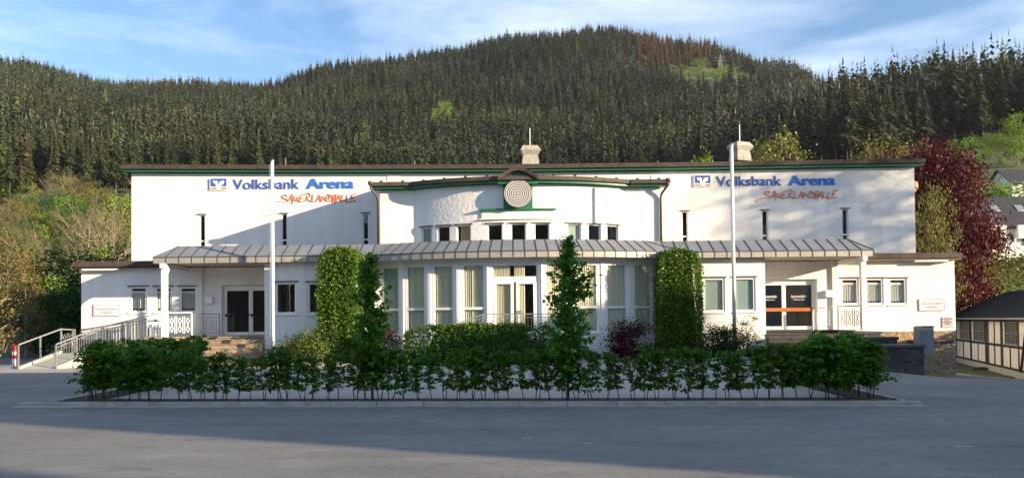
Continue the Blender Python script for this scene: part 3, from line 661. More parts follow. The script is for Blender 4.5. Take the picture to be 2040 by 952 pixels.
# canopy
cl0, cr1 = X(305, YC, 512), X(1741, YC, 500)
AC0 = X(741, YC, 510); AC1 = X(1327, YC, 510)
AC = Arc((AC0+AC1)/2, (AC1-AC0)/2, YC, 1.30)
cp = []
nL = 21; px_l = [cl0+(AC0-cl0)*i/17 for i in range(18)]
def slope_in(p): return 1.05
segs = []   # list of (outer xy, inner xy)
IN = 1.05
for x_ in px_l: segs.append(((x_, YC), (max(x_, cl0+.62), YC+IN)))
nA = 27
for i in range(1, nA):
    u = -AC.t+2*AC.t*i/nA; p = AC(u, 0, 0); q_ = AC(u, IN, 0); segs.append(((p[0], p[1]), (q_[0], q_[1])))
for i in range(18):
    x_ = AC1+(cr1-AC1)*i/17; segs.append(((x_, YC), (min(x_, cr1-.62), YC+IN)))
slope = MB(); fas = MB(); sea = MB(); sof = MB()
def P3(p, z): return Vector((p[0], p[1], z))
for i in range(len(segs)-1):
    (o0, i0), (o1, i1) = segs[i], segs[i+1]
    slope.quad(P3(o0, ZC1), P3(o1, ZC1), P3(i1, ZC2), P3(i0, ZC2)); fas.quad(P3(o0, ZC0), P3(o1, ZC0), P3(o1, ZC1), P3(o0, ZC1))
    n_ = Vector((o1[1]-o0[1], -(o1[0]-o0[0]), 0)).normalized()
    sea.bar(P3(o0, ZC1)+n_*.012, P3(o1, ZC1)+n_*.012, .03, .03)
for (o0, i0) in segs:
    sea.bar(P3(o0, ZC1+.012), P3(i0, ZC2+.012), .026, .024); sea.bar(P3(o0, ZC0)+Vector((0, -.006, 0)), P3(o0, ZC1)+Vector((0, -.006, 0)), .028, .014)
# hipped ends
for sg, x_, xi in ((1, cl0, cl0+.62), (-1, cr1, cr1-.62)):
    q1 = [(x_, YC, ZC1), (xi, YC+IN, ZC2), (xi, YW+2, ZC2), (x_, YW+.3, ZC1)]; slope.quad(*(q1 if sg < 0 else q1[::-1]))
    fas.quad((x_, YC, ZC0), (x_, YC, ZC1), (x_, YW+.3, ZC1), (x_, YW+.3, ZC0))
    for t in (.6, 1.2, 1.8): sea.bar((x_, YC+t, ZC1+.01), (xi, min(YC+IN+t, YW), ZC2+.01), .035, .05)
slope.build('canopy_roof', m_zinc, hall); fas.build('canopy_fascia', m_zincf, hall); sea.build('standing_seam', m_seam, hall)
sof.add([P3(o_, ZC0+.015) for o_, _ in segs]+[(cr1, YW+.25, ZC0+.015), (cl0, YW+.25, ZC0+.015)], [tuple(range(len(segs)+2))[::-1]])
sof.build('canopy_soffit', m_soffit, hall)
b = MB(); b.add([P3(i_, ZC2-.02) for _, i_ in segs]+[(cr1-.62, YH-.01, ZC2-.02), (cl0+.62, YH-.01, ZC2-.02)], [tuple(range(len(segs)+2))])
b.box(X(420, YW), X(1640, YW), YW+.5, YH-.01, ZC0+.1, ZC2-.1)
b.build('flat_roof', m_roof, hall)
# dark backing behind the glass, room shade put into its colour
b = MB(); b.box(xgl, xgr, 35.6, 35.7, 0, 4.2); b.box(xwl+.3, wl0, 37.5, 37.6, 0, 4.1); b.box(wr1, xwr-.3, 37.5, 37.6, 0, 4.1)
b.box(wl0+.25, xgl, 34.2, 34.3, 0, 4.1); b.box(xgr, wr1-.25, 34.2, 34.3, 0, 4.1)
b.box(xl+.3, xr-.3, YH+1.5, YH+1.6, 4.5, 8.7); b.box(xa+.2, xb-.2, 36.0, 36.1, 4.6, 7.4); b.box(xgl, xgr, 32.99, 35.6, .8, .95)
b.build('dark_backing', m_backing, hall)
# porch columns with curved bracket and beam
for px, pt in ((331, 530), (1717, 512)):
    x_ = X(px, 32.45, 600); b = MB(); b.box(x_-.10, x_+.10, 32.21, 32.41, ZL, ZC0-.002)
    b.build('porch_column', m_white, hall)
    b = MB(); b.box(x_-.09, x_+.09, 32.05, YW-.1, ZC0-.20, ZC0-.01)
    for i in range(6):
        t0, t1 = i/6*math.pi/2, (i+1)/6*math.pi/2; r0 = .45; yc_, zc_ = 32.41+r0, ZC0-.2-r0
        b.hexa([(x_-.07, yc_-r0*math.cos(t0), zc_+r0*math.sin(t0)), (x_+.07, yc_-r0*math.cos(t0), zc_+r0*math.sin(t0)), (x_+.07, yc_-r0*math.cos(t1), zc_+r0*math.sin(t1)), (x_-.07, yc_-r0*math.cos(t1), zc_+r0*math.sin(t1)),
                (x_-.07, 32.411, zc_+r0*math.sin(t0)), (x_+.07, 32.411, zc_+r0*math.sin(t0)), (x_+.07, 32.411, zc_+r0*math.sin(t1)+.001), (x_-.07, 32.411, zc_+r0*math.sin(t1)+.001)])
    b.build('porch_beam', m_white, hall)

# ventilator stacks on the roof
def stack(px, y0, y1, Y, wpx, rot, label):
    k = F/Y; w_ = wpx/k/2; zb_, zt_ = Z(px, y1, Y), Z(px, y0, Y); h = zt_-zb_
    e = empty('ventilator', (X(px, Y, 310), Y, zb_), label, 'roof ventilator', 'concrete ventilators on the roof'); e.rotation_euler.z = rot
    b = MB(); prof = [(0, .84), (.24, .82), (.53, .73), (.76, 1.0), (.80, .99), (1.0, .74)]
    vs = []
    for t, s_ in prof:
        a = w_*s_*1.02; z = h*t; vs += [(-a, -a*.8, z), (a, -a*.8, z), (a, a*.8, z), (-a, a*.8, z)]
    fs = [(i*4+j, i*4+(j+1) % 4, i*4+4+(j+1) % 4, i*4+4+j) for i in range(5) for j in range(4)]+[(3, 2, 1, 0), (20, 21, 22, 23)]
    b.add(vs, fs); m_ = bpy.data.meshes.new('housing'); m_.from_pydata(b.v, [], b.f); m_.materials.append(m_oldc); ob = link(bpy.data.objects.new('housing', m_)); ob.parent = e
    b = MB(); b.tube([(0, 0, h), (0, 0, h+.9)], .018, 6); m_ = bpy.data.meshes.new('lightning_rod'); m_.from_pydata(b.v, [], b.f); m_.materials.append(m_white); ob = link(bpy.data.objects.new('lightning_rod', m_)); ob.parent = e
    b = MB(); b.box(-w_*.5, w_*.5, -w_*.4, w_*.4, -.9, -.002); m_ = bpy.data.meshes.new('base'); m_.from_pydata(b.v, [], b.f); m_.materials.append(m_oldc); ob = link(bpy.data.objects.new('base', m_)); ob.parent = e
stack(1056, 292, 333, 38.3, 39, R(4), 'pale concrete ventilator stack standing on the roof above the round emblem')
stack(1474, 285, 322, 38.3, 40, R(24), 'pale concrete ventilator stack on the roof behind the top of the right flagpole')
for px, y in ((569, 315), (826, 320), (1311, 320)):
    p = at(px, 334, 38.2); b = MB(); b.tube([p, (p.x, p.y, Z(px, y, 38.2))], .018, 6)
    rod = b.build('lightning_rod', m_steel, hall)

# ------------------------------------------------------------------ wall signs
def logo_sign(ox, oz, sc, label):
    """ox, oz: world position of the logo's left edge and centre line; metres per photo pixel = sc"""
    e = empty('wall_sign', (ox, YH-.045, oz), label, 'sign', 'blue and orange name signs on the hall')
    def S(x, y): return (x-419)*sc, (369-y)*sc
    def poly(b, pts, d0, d1, mi=0):
        n = len(pts); q = [S(*p) for p in pts]
        b.add([(x, d0, z) for x, z in q]+[(x, d1, z) for x, z in q], [tuple(range(n))[::-1], tuple(range(n, 2*n))]+[(i, (i+1) % n, n+(i+1) % n, n+i) for i in range(n)], mi)
    def mk(b, name, mt):
        me = bpy.data.meshes.new(name); me.from_pydata(b.v, [], b.f)
        for m_ in (mt if isinstance(mt, list) else [mt]): me.materials.append(m_)
        if isinstance(mt, list): me.polygons.foreach_set('material_index', b.m)
        o = link(bpy.data.objects.new(name, me)); o.parent = e
    def c(x, y): return 400+x/12.75, 345+y/12.75
    def rect(x0, y0, x1, y1): return [c(x0, y0), c(x1, y0), c(x1, y1), c(x0, y1)]
    b = MB(); poly(b, rect(240, 138, 685, 440), -.02, .04, 0)
    poly(b, rect(262, 148, 670, 346), -.026, -.021, 1); poly(b, rect(262, 378, 412, 418), -.026, -.021, 2); poly(b, rect(520, 378, 675, 418), -.026, -.021, 2)
    bird = [(315,205),(440,205),(452,290),(466,330),(486,240),(530,203),(612,200),(606,252),(585,302),(560,305),(542,268),(535,345),(515,436),(420,436),(400,335),(385,272),(345,268)]
    poly(b, [c(x, y) for x, y in bird], -.033, -.027, 0)
    mk(b, 'emblem', [m_white, m_blue, m_or])
    x0, z0 = S(465, 379.5)
    def T(s_, nm, mt, xa_, xb_, size, bold):
        o = textobj(s_, nm, mt, (0, 0, 0), size, None, bold=.004, ext=.012, align='LEFT', width=(xb_-xa_)*sc-2*bold)
        if bold > .01:   # heavier strokes: the letter shapes repeated a little to the side
            me = o.data; bb = MB(); vs0 = [tuple(v.co) for v in me.vertices]; fs0 = [tuple(p.vertices) for p in me.polygons]
            for k_ in range(4): bb.add([(x+bold*(k_-1.5)/1.5+bold, y-.0025*k_, z) for x, y, z in vs0], fs0)
            m2 = bpy.data.meshes.new(nm); m2.from_pydata(bb.v, [], bb.f); m2.materials.append(mt); o.data = m2
        o.parent = e; o.location = ((xa_-419)*sc, .02, (369-378)*sc)
    T('Volksbank', 'lettering', m_blue, 465, 597.5, 28.5*sc, .004); T('Arena', 'lettering', m_bluel, 611, 707, 28.5*sc, .030)
    st = [[(410,650),(380,625),(310,590),(262,570),(255,545),(290,515),(340,505),(375,545)], [(410,650),(380,665),(250,657),(140,670),(75,700),(62,740),(90,750)],
          [(420,640),(455,560),(490,495),(505,560),(500,650),(490,720)], [(430,625),(505,608)], [(548,552),(542,640),(590,655),(618,560),(612,640),(660,675)],
          [(770,510),(690,530),(662,600),(665,682),(820,640)], [(670,605),(745,580)], [(790,500),(850,475),(900,510),(890,560),(810,588),(870,640),(930,678)], [(832,530),(808,650)],
          [(960,510),(945,665),(1030,665)], [(1030,665),(1075,580),(1105,520),(1125,600),(1137,685)], [(1050,625),(1125,612)], [(1165,662),(1170,545),(1220,605),(1270,668),(1262,545)],
          [(1330,630),(1320,530)], [(1285,505),(1370,540),(1402,610),(1380,665),(1290,665)], [(1430,520),(1412,692)], [(1482,500),(1470,722)], [(1400,618),(1510,610)],
          [(1500,662),(1530,560),(1557,520),(1577,600),(1587,702)], [(1520,612),(1575,606)], [(1630,520),(1612,650),(1690,652)], [(1735,535),(1717,640),(1703,712)], [(1703,690),(1790,684)],
          [(1945,500),(1855,520),(1818,590),(1805,690),(1922,650)], [(1815,602),(1890,582)]]
    b = MB()
    for k_, s_ in enumerate(st):
        q = [S(540+x/11.33, 345+y/11.33) for x, y in s_]; b.tube([(x, .025, z) for x, z in q], (.013 if k_ == 1 else .025), 6)
    mk(b, 'script_lettering', m_or)
sc_ = YH/F*1.0
logo_sign(X(419, YH, 369), Z(419, 369, YH), sc_, 'large blue and orange lettered name sign on the upper wall, left of the bowed bay')
logo_sign(X(1382, YH, 362), Z(1382, 362.5, YH), sc_*.982, 'large blue and orange lettered name sign on the upper wall, right of the bowed bay')
def fire_sign(px0, px1, py0, py1, label):
    Y = YW-.02; x0, x1, z1, z0 = X(px0, Y), X(px1, Y), Z(px0, py0, Y), Z(px0, py1, Y)
    e = empty('wall_sign', ((x0+x1)/2, Y, z0), label, 'sign', 'red bordered fire access signs')
    MB().box(x0, x1, Y-.015, Y+.018, z0, z1).build('sign_board', m_white, e)
    b = MB(); t = .022
    b.box(x0, x1, Y-.02, Y-.0155, z0, z0+t); b.box(x0, x1, Y-.02, Y-.0155, z1-t, z1); b.box(x0, x0+t, Y-.02, Y-.0155, z0+t, z1-t); b.box(x1-t, x1, Y-.02, Y-.0155, z0+t, z1-t); b.build('sign_border', m_red, e)
    textobj('Feuerwehrzufahrt', 'lettering', m_red, ((x0+x1)/2, Y-.018, z0+(z1-z0)*.54), .135, e, bold=0, ext=.002); textobj('freihalten', 'lettering', m_red, ((x0+x1)/2, Y-.018, z0+(z1-z0)*.24), .135, e, bold=0, ext=.002)
fire_sign(186, 238, 606.5, 630, 'white sign with red border and red writing on the left wing wall'); fire_sign(1829.5, 1880.5, 595.5, 619, 'white sign with red border and red writing on the right wing wall')
x0, x1, z1, z0 = X(1874.5, YW), X(1896, YW), Z(1880, 631.5, YW), Z(1880, 652, YW)
e = empty('notice_board', ((x0+x1)/2, YW, z0), 'small grey notice with lines of writing near the right corner of the building', 'sign')
MB().box(x0, x1, YW-.03, YW-.002, z0, z1).build('board', mat('notice_grey', (.45, .42, .42), .6), e)
textobj('PARKVERBOT', 'lettering', m_red, ((x0+x1)/2, YW-.034, z1-.09), .065, e); 
for i, s_ in enumerate(('Feuerwehr', 'Rettungsweg bitte', 'freihalten')): textobj(s_, 'lettering', m_dark, ((x0+x1)/2, YW-.034, z1-.17-.07*i), .055, e)

# ------------------------------------------------------------------ flagpoles
def flagpole(px, ytop, label, arm=None):
    Y = 31.55; x_ = X(px, Y, 600); zt = Z(px, ytop, Y)
    e = empty('flagpole', (x_, Y, .2), label, 'flagpole', 'white flagpoles in front of the hall')
    b = MB(); b.tube([(x_, Y, .2), (x_, Y, zt)], .075, 12, r2=.06); b.build('pole', m_white, e, smooth=True)
    b = MB(); b.tube([(x_, Y, zt), (x_, Y, zt+.05)], .075, 12); b.build('cap', m_steel, e)
    b = MB(); b.tube([(x_-.09, Y-.05, 1.2), (x_-.085, Y-.04, zt-.1)], .008, 5); b.build('rope', m_steel, e)
    b = MB(); b.box(x_-.12, x_-.05, Y-.06, Y+.0, 1.4, 1.5); b.build('cleat', m_steel, e)
    if arm:
        b = MB(); b.tube([(x_, Y, Z(px, arm[0], Y)), (X(arm[1], Y, arm[2]), Y, Z(arm[1], arm[2], Y))], .012, 6); b.build('cross_arm', m_steel, e)
flagpole(543.5, 322, 'white flagpole left of the clipped hedge column, with a short thin side arm', (428, 515, 431.5)); flagpole(1462.5, 290, 'tall white flagpole in front of the two windows right of the bowed front')

# ------------------------------------------------------------------ ramp, railings, bollard
def rail(name, pts, h, label, mt=m_steel, bars=True, post_every=1.4, mid=False, group=None, orn=False, lower=.12, bar_gap=.13):
    """pts: list of 3D foot points"""
    e = empty(name, pts[0], label, 'railing', group)
    pts = [Vector(p) for p in pts]; up = Vector((0, 0, h))
    b = MB(); [b.bar(a+up, c+up, .05, .045) for a, c in zip(pts, pts[1:])]; b.build('handrail', mt, e)
    po = []
    for a, c in zip(pts, pts[1:]):
        k = max(1, round((c-a).length/post_every)); po += [a+(c-a)*i/k for i in range(k)]
    po.append(pts[-1])
    for p in po: MB().bar(p, p+up*.98, .045, .045).build('post', mt, e)
    if bars:
        b = MB()
        for a, c in zip(pts, pts[1:]):
            lo = Vector((0, 0, lower)); hi = Vector((0, 0, h-.12)); b.bar(a+lo, c+lo, .025, .025); b.bar(a+hi, c+hi, .025, .025)
            k = int((c-a).length/bar_gap)
            for i in range(1, k): q = a+(c-a)*i/k; b.bar(q+lo, q+hi, .018, .018)
        b.build('bars', mt, e)
    elif mid:
        b = MB(); [b.bar(a+up*.5, c+up*.5, .025, .025) for a, c in zip(pts, pts[1:])]; b.build('middle_rail', mt, e)
    if orn:
        b = MB()
        for a, c in zip(pts, pts[1:]):
            k = max(1, round((c-a).length/.36))
            for i in range(k):
                q0 = a+(c-a)*(i+.12)/k; q1 = a+(c-a)*(i+.88)/k; m_ = (q0+q1)/2; z0_, z1_ = .2, h-.2
                for s0, s1 in ((.25, .6), (.6, .25)):
                    pass
                r0 = (q1-q0)*.25
                P_ = [m_+Vector((0,0,z0_)), m_-r0+Vector((0,0,z0_+.12)), m_+Vector((0,0,(z0_+z1_)/2)), m_-r0+Vector((0,0,z1_-.12)), m_+Vector((0,0,z1_))]
                Q_ = [m_+Vector((0,0,z0_)), m_+r0+Vector((0,0,z0_+.12)), m_+Vector((0,0,(z0_+z1_)/2)), m_+r0+Vector((0,0,z1_-.12)), m_+Vector((0,0,z1_))]
                b.tube(P_, .016, 5); b.tube(Q_, .016, 5)
                for q in (q0, q1): b.bar(q+Vector((0,0,z0_-.05)), q+Vector((0,0,z1_+.05)), .03, .02)
        b.build('ornament', mt, e)
    return e
# ramp: rises away from the viewer, turns and climbs along the wall
ya, yb = 31.4, 33.4; xr0, xr1 = X(40, ya, 733), X(108, ya, 731); SHX = .55
def sk(v): return (v[0]+SHX*max(0, min(1, (v[1]-ya)/(yb-ya))), v[1], v[2])
xe = X(300, 33.6, 670)
e = empty('ramp', (xr0, ya, 0), 'pale concrete access ramp with two metal railings leading to the left entrance', 'ramp')
b = MB()
b.hexa([(xr0,ya,-.05),(xr1,ya,-.05),(xr1,yb,-.05),(xr0,yb,-.05),(xr0,ya,.01),(xr1,ya,.01),(xr1,yb,.55),(xr0,yb,.55)])
b.box(xr0, xr1, yb+.001, YW-.02, 0, .55); b.v = [sk(v) for v in b.v]
b.hexa([(xr1+SHX+.001,yb,-.05),(xe,yb,-.05),(xe,YW-.02,-.05),(xr1+SHX+.001,YW-.02,-.05),(xr1+SHX+.001,yb,.55),(xe,yb,ZL-.08),(xe,YW-.02,ZL-.08),(xr1+SHX+.001,YW-.02,.55)]); b.build('ramp_slab', m_conc, e)
b = MB()
for x_ in (xr0-.13, xr1+.01): 
    b.hexa([(x_,ya,-.05),(x_+.12,ya,-.05),(x_+.12,yb,-.05),(x_,yb,-.05),(x_,ya,.10),(x_+.12,ya,.10),(x_+.12,yb,.68),(x_,yb,.68)])
b.v = [sk(v) for v in b.v]; b.build('ramp_kerb', m_conc, e)
def sub_rail(pts, bars):
    pts = [Vector(p) for p in pts]; up = Vector((0, 0, .98)); b = MB(); pts = [Vector((p.x+(SHX if abs(p.x-xr0) < .2 or abs(p.x-xr1) < .2 else 0), p.y, p.z)) if p.y > ya+.1 else p for p in pts]; [b.bar(a+up, c+up, .055, .05) for a, c in zip(pts, pts[1:])]; hr = b.build('handrail', m_steel, e)
    for a, c in zip(pts, pts[1:]):
        k = max(1, round((c-a).length/1.1))
        for i in range(k+1 if (c-pts[-1]).length < .01 else k): q = a+(c-a)*i/k; MB().bar(q, q+up*.98, .05, .05).build('post', m_steel, e)
    if bars:
        b = MB()
        for a, c in zip(pts, pts[1:]):
            lo, hi = Vector((0, 0, .1)), Vector((0, 0, .85)); b.bar(a+lo, c+lo, .025, .025); b.bar(a+hi, c+hi, .025, .025); k = int((c-a).length/.13)
            for i in range(k): q = a+(c-a)*i/k; b.bar(q+lo, q+hi, .018, .018)
        b.build('railing_bars', m_steel, e)
sub_rail([(xr0-.07, ya, .0), (xr0-.07, yb, .6), (xr0-.07, YW-.3, .55)], False)
sub_rail([(xr1+.07, ya, .0), (xr1+.07, yb, .6), (xe, yb, ZL-.08)], True)
sub_rail([(xwl+.05, YW-.12, .55), (xe, YW-.12, ZL-.1)], True)
rail('railing', [(xwl-.62, YW-.45, .55), (xwl-.03, YW-.45, .55)], 1.0, 'short ornate metal railing panel at the corner of the ramp beside the left wing', orn=True, bars=False)
b0 = gpt(28, 731); e = empty('bollard', (b0.x, b0.y, 0), 'red and white striped bollard post at the far left beside the ramp', 'bollard')
b = MB(); b.tube([(b0.x, b0.y, 0), (b0.x, b0.y, .94)], .075, 14); b.build('post', m_white, e, smooth=True)
for z0, z1 in ((.66, .955), (.34, .52)):
    b = MB(); b.tube([(b0.x, b0.y, z0), (b0.x, b0.y, z1)], .079, 14); b.build('red_band', m_sred, e)
rail('railing', [(X(336, 32.5, 650), 32.4, ZL), (X(384, 32.5, 650), 32.4, ZL)], 1.0, 'white panel railing on the stone wall right of the left porch column', mt=m_white, orn=True, bars=False)
rail('railing', [(X(384, 33.6, 650), 33.7, ZL), (X(432, 33.6, 650), 33.9, ZL)], .95, 'dark barred railing inside the left entrance porch', mt=m_steel)
rail('railing', [(X(1668, 32.6, 650), 32.5, ZL), (X(1714, 32.6, 650), 32.5, ZL)], 1.0, 'three ornamental grey panels of railing beside the right porch column', mt=m_steel, orn=True, bars=False)
rail('railing', [(X(1626, 34, 650), 34.3, ZL), (X(1657, 33.6, 650), 33.4, ZL+.08)], .9, 'small barred handrail beside the right entrance doors', mt=m_white, bar_gap=.2)
# balcony before the central door
b = MB(); b.box(-2.2, 2.1, 30.4, 31.9, .2, 1.0); bal = b.build('terrace_landing', m_conc, hall)
rail('railing', [(X(905, 30.4, 660), 30.4, .62), (X(962, 30.5, 640), 30.45, 1.0), (X(1100, 30.5, 640), 30.45, 1.0)], .98, 'thin metal railing above the low hedge before the central glass door', mt=m_steel, group=None)
# air unit / drinking box at left porch
x0, x1 = X(297, 33.2), X(321, 33.2)
e = empty('meter_cabinet', (x0, 33.2, 1.3), 'small white wall cabinet with a round lock left of the porch column', 'cabinet')
MB().box(x0, x1, 33.0, 33.35, Z(300, 653, 33.2), Z(300, 630, 33.2)).build('housing', m_white, e); 
b = MB(); disc(b, x1-.14, 32.97, 32.998, Z(300, 638, 33.2), .045); b.build('lock', m_dark, e)
b = MB(); b.box(x0+.06, x1+.2, 32.96, 33.4, Z(300, 629, 33.2), Z(300, 626, 33.2)); b.box((x0+x1)/2-.05, (x0+x1)/2+.05, 33.1, 33.2, .8, Z(300, 653, 33.2)); b.build('cover', m_white, e)

# stepped stone walls to the right of the right steps, cabinet, corner
e = empty('stone_wall', (14, 31, 0), 'low dark stone wall stepping down beside the right entrance stairs', 'wall')
def sw(pxa, pxb, Y0, Y1, pt, zlow, nm='wall_section'):
    xa_, xb_ = X(pxa, Y0, 680), X(pxb, Y0, 680); zt = Z((pxa+pxb)/2, pt, Y0)
    o = MB().box(xa_, xb_, Y0, Y1, zlow, zt-.10).build(nm, m_stoned, e); MB().box(xa_-.05, xb_+.05, Y0-.05, Y1, zt-.098, zt).build('cap_stone', m_stoned2, o)
m_stoned2 = mat('slate_cap', (.06, .06, .065), .8, var=(4, .3))
sw(1702, 1755, 32.4, YW-.05, 660, 0); sw(1716, 1788, 31.3, 32.38, 671, -.3); sw(1766, 1840, 29.6, 31.28, 687, -.9)
e2 = empty('stone_pier', (17, 33, -1), 'squat rubble stone pier at the right corner of the building', 'wall')
MB().box(X(1840, 33.6, 700), X(1899, 33.6, 700), 33.4, YW-.002, -1.2, .62).build('pier_block', m_stone, e2)
MB().box(X(1838, 33.4, 700), X(1900, 33.4, 700), 33.33, YW-.002, .622, .72).build('cap_stone', m_stoned2, e2)
xk0, xk1 = X(1828, 30.6, 680), X(1858, 30.6, 680)
e = empty('utility_cabinet', (xk0, 30.6, .4), 'tall grey metal utility cabinet on the low stone wall at the right', 'cabinet')
zk0, zk1 = Z(1840, 706, 30.6), Z(1840, 650, 30.6)
b = MB(); b.box(xk0+.14, xk1, 30.5, 30.9, zk0, zk1-.02); b.build('housing', m_steel2 if 'm_steel2' in globals() else mat('cabinet_grey', (.20, .21, .23), .6, var=(2, .2)), e)
b = MB(); b.box(xk0, xk0+.12, 30.45, 30.9, zk0+.25, zk1); b.build('side_panel', MATS['cabinet_grey'], e); b = MB(); b.box(xk0+.1, xk1+.02, 30.46, 30.94, zk1-.018, zk1+.02); b.build('lid', m_dark, e)
b = MB(); b.box(xk0+.2, xk0+.3, 30.6, 30.8, -.9, zk0); b.build('leg', MATS['cabinet_grey'], e)

# ------------------------------------------------------------------ half timbered shed at the right
A0 = Vector((X(1893, 58.5), 58.5, 0)); A1 = Vector((X(2064, 38.2), 38.2, 0)); du = (A1-A0).normalized(); dn = Vector((du.y, -du.x, 0))  # dn towards viewer side
if dn.x > 0: dn = -dn
shed = empty('timber_shed', (A0.x, A0.y, -1.6), 'low half timbered shed with black roof and cream panels at the far right', 'shed')
Ls = (A1-A0).length
def sm(u, d, z): p = A0+du*u-dn*d; return (p.x, p.y, z)
zs0, zs1, zsm, zse = -1.9, -1.2, .06, 1.52
def us_of(px): 
    lo, hi = 0., Ls
    for _ in range(40):
        m_ = (lo+hi)/2; p = A0+du*m_
        if 1020+F*p.x/p.y < px: lo = m_
        else: hi = m_
    return lo
wins = [(us_of(1909), us_of(1932)), (us_of(1936), us_of(1961)), (us_of(1998), us_of(2027))]
ops = [(a+.1, b_-.1, zsm+.08, zse-.12) for a, b_ in wins]
b = MB(); wall(b, sm, 0, Ls, zs1, zse, ops, dep=.15); b.ubox(sm, 0, .2, .002, 7, zs1, zse); b.ubox(sm, Ls-.2, Ls, .002, 7, zs1, zse); b.ubox(sm, 0, Ls, 7.002, 7.2, zs1, zse); b.build('panel_wall', m_infill, shed)
MB().ubox(sm, -.02, Ls+.02, -.03, 7.2, zs0, zs1-.002).build('plinth', m_conc, shed)
b = MB()
for px in (1904, 1918, 1932, 1934, 1947, 1962, 1968, 1980, 1993, 1996, 2011, 2028): 
    u = us_of(px); full = px in (1904, 1932, 1934, 1962, 1968, 1980, 1993, 1996, 2028); b.ubox(sm, u-.09, u+.09, -.03, .01, zs1, zse if full else zsm)
b.ubox(sm, 0, Ls, -.034, .01, zsm-.07, zsm+.07); b.ubox(sm, 0, Ls, -.036, .01, zs1-.0, zs1+.12); b.ubox(sm, 0, Ls, -.036, .01, zse-.12, zse)
a_, c_ = us_of(2033), min(Ls-.2, us_of(2047)); p0, p1 = Vector(sm(a_, -.02, zs1)), Vector(sm(c_, -.02, zse)); b.bar(p0, p1, .16, .1)
u = us_of(1964); b.ubox(sm, u-.25, u+.25, -.032, .01, zs1, zse)
b.build('timber_frame', m_timber, shed)
for o_ in ops:
    b = MB(); u0, u1, z0, z1 = o_; b.ubox(sm, u0, u0+.07, .02, .07, z0, z1); b.ubox(sm, u1-.07, u1, .02, .07, z0, z1); b.ubox(sm, u0+.07, u1-.07, .02, .07, z0, z0+.06); b.ubox(sm, u0+.07, u1-.07, .02, .07, z1-.06, z1)
    for i in range(1, 5): uu = u0+(u1-u0)*i/5; b.ubox(sm, uu-.03, uu+.03, .022, .068, z0+.06, z1-.06)
    b.ubox(sm, u0+.07, u1-.07, .024, .066, (z0+z1)/2-.02, (z0+z1)/2+.02); wn = b.build('window', m_steel, shed); b = MB(); b.ubox(sm, u0, u1, .08, .09, z0, z1); b.build('pane', MATS.get('pane_grey') or mat('pane_grey', (.10, .10, .10), .15), wn)
b = MB(); u0 = us_of(1899); P = lambda u, d, z: sm(u, d, z)
b.hexa([P(-.3,-.35,zse-.0),P(Ls+.3,-.35,zse-.0),P(Ls+.3,3.6,3.35),P(-.3,3.6,3.35),P(-.3,-.35,zse+.1),P(Ls+.3,-.35,zse+.1),P(Ls+.3,3.6,3.47),P(-.3,3.6,3.47)])
b.hexa([P(-.3,3.602,3.35),P(Ls+.3,3.602,3.35),P(Ls+.3,7.5,zse),P(-.3,7.5,zse),P(-.3,3.602,3.47),P(Ls+.3,3.602,3.47),P(Ls+.3,7.5,zse+.1),P(-.3,7.5,zse+.1)])
rf = b.build('roof', mat('tar_roof', (.012, .012, .014), .9, var=(1.5, .3), spec=.2), shed); b = MB(); b.bar(P(-.3,-.42,zse+.05), P(Ls+.3,-.42,zse+.05), .12, .1); b.build('gutter', m_steel, rf)
b = MB(); 
for t in range(40): 
    pass
u = us_of(1965); p = sm(u, -.5, -.72); b.box(p[0]-.6, p[0]+.6, p[1]-.4, p[1]+.4, -1.6, -1.38); tag(b.build('door_step', m_stoned2, shed), None)

# ------------------------------------------------------------------ houses beyond
def house(name, x, y, zb_, wd, dp, hw_, hr, label, skyl=(), wins=(), bays=()):
    e = empty(name, (x, y, zb_), label, 'house')
    b = MB(); b.box(x, x+wd, y, y+dp, zb_-4, zb_+hw_); b.add([(x, y, zb_+hw_), (x, y+dp, zb_+hw_), (x, y+dp/2, zb_+hr-.1), (x+wd, y, zb_+hw_), (x+wd, y+dp, zb_+hw_), (x+wd, y+dp/2, zb_+hr-.1)], [(0, 1, 2), (3, 5, 4)]); b.build('wall', m_wallgrey, e)
    b = MB(); o_ = .5
    for y0, y1 in ((y-o_, y+dp/2), (y+dp+o_, y+dp/2)):
        z0 = zb_+hw_-o_*(hr-hw_)/(dp/2); b.hexa([(x-o_,y0,z0),(x+wd+o_,y0,z0),(x+wd+o_,y1,zb_+hr),(x-o_,y1,zb_+hr),(x-o_,y0,z0+.2),(x+wd+o_,y0,z0+.2),(x+wd+o_,y1,zb_+hr+.2),(x-o_,y1,zb_+hr+.2)])
    rf = b.build('roof', m_slate, e)
    for sx, t in skyl:
        yy = y+dp/2*t; zz = zb_+hw_+(hr-hw_)*t+.22; k_ = (hr-hw_)/(dp/2)
        b = MB(); b.hexa([(sx,yy,zz),(sx+1.1,yy,zz),(sx+1.1,yy+.9,zz+.9*k_),(sx,yy+.9,zz+.9*k_),(sx,yy,zz+.12),(sx+1.1,yy,zz+.12),(sx+1.1,yy+.9,zz+.9*k_+.12),(sx,yy+.9,zz+.9*k_+.12)]); b.build('skylight', m_steel, rf)
    for wx, wz, ww_, wh in wins:
        f = MB().box(wx-.07, wx+ww_+.07, y-.04, y+.0-.002, wz-.07, wz+wh+.07).build('window', m_white, e); MB().box(wx, wx+ww_, y-.055, y-.042, wz, wz+wh).build('pane', m_black, f)
    return e
yy = 108; k = F/yy; hx = X(1968, yy, 450); hz = Z(2000, 500, yy)
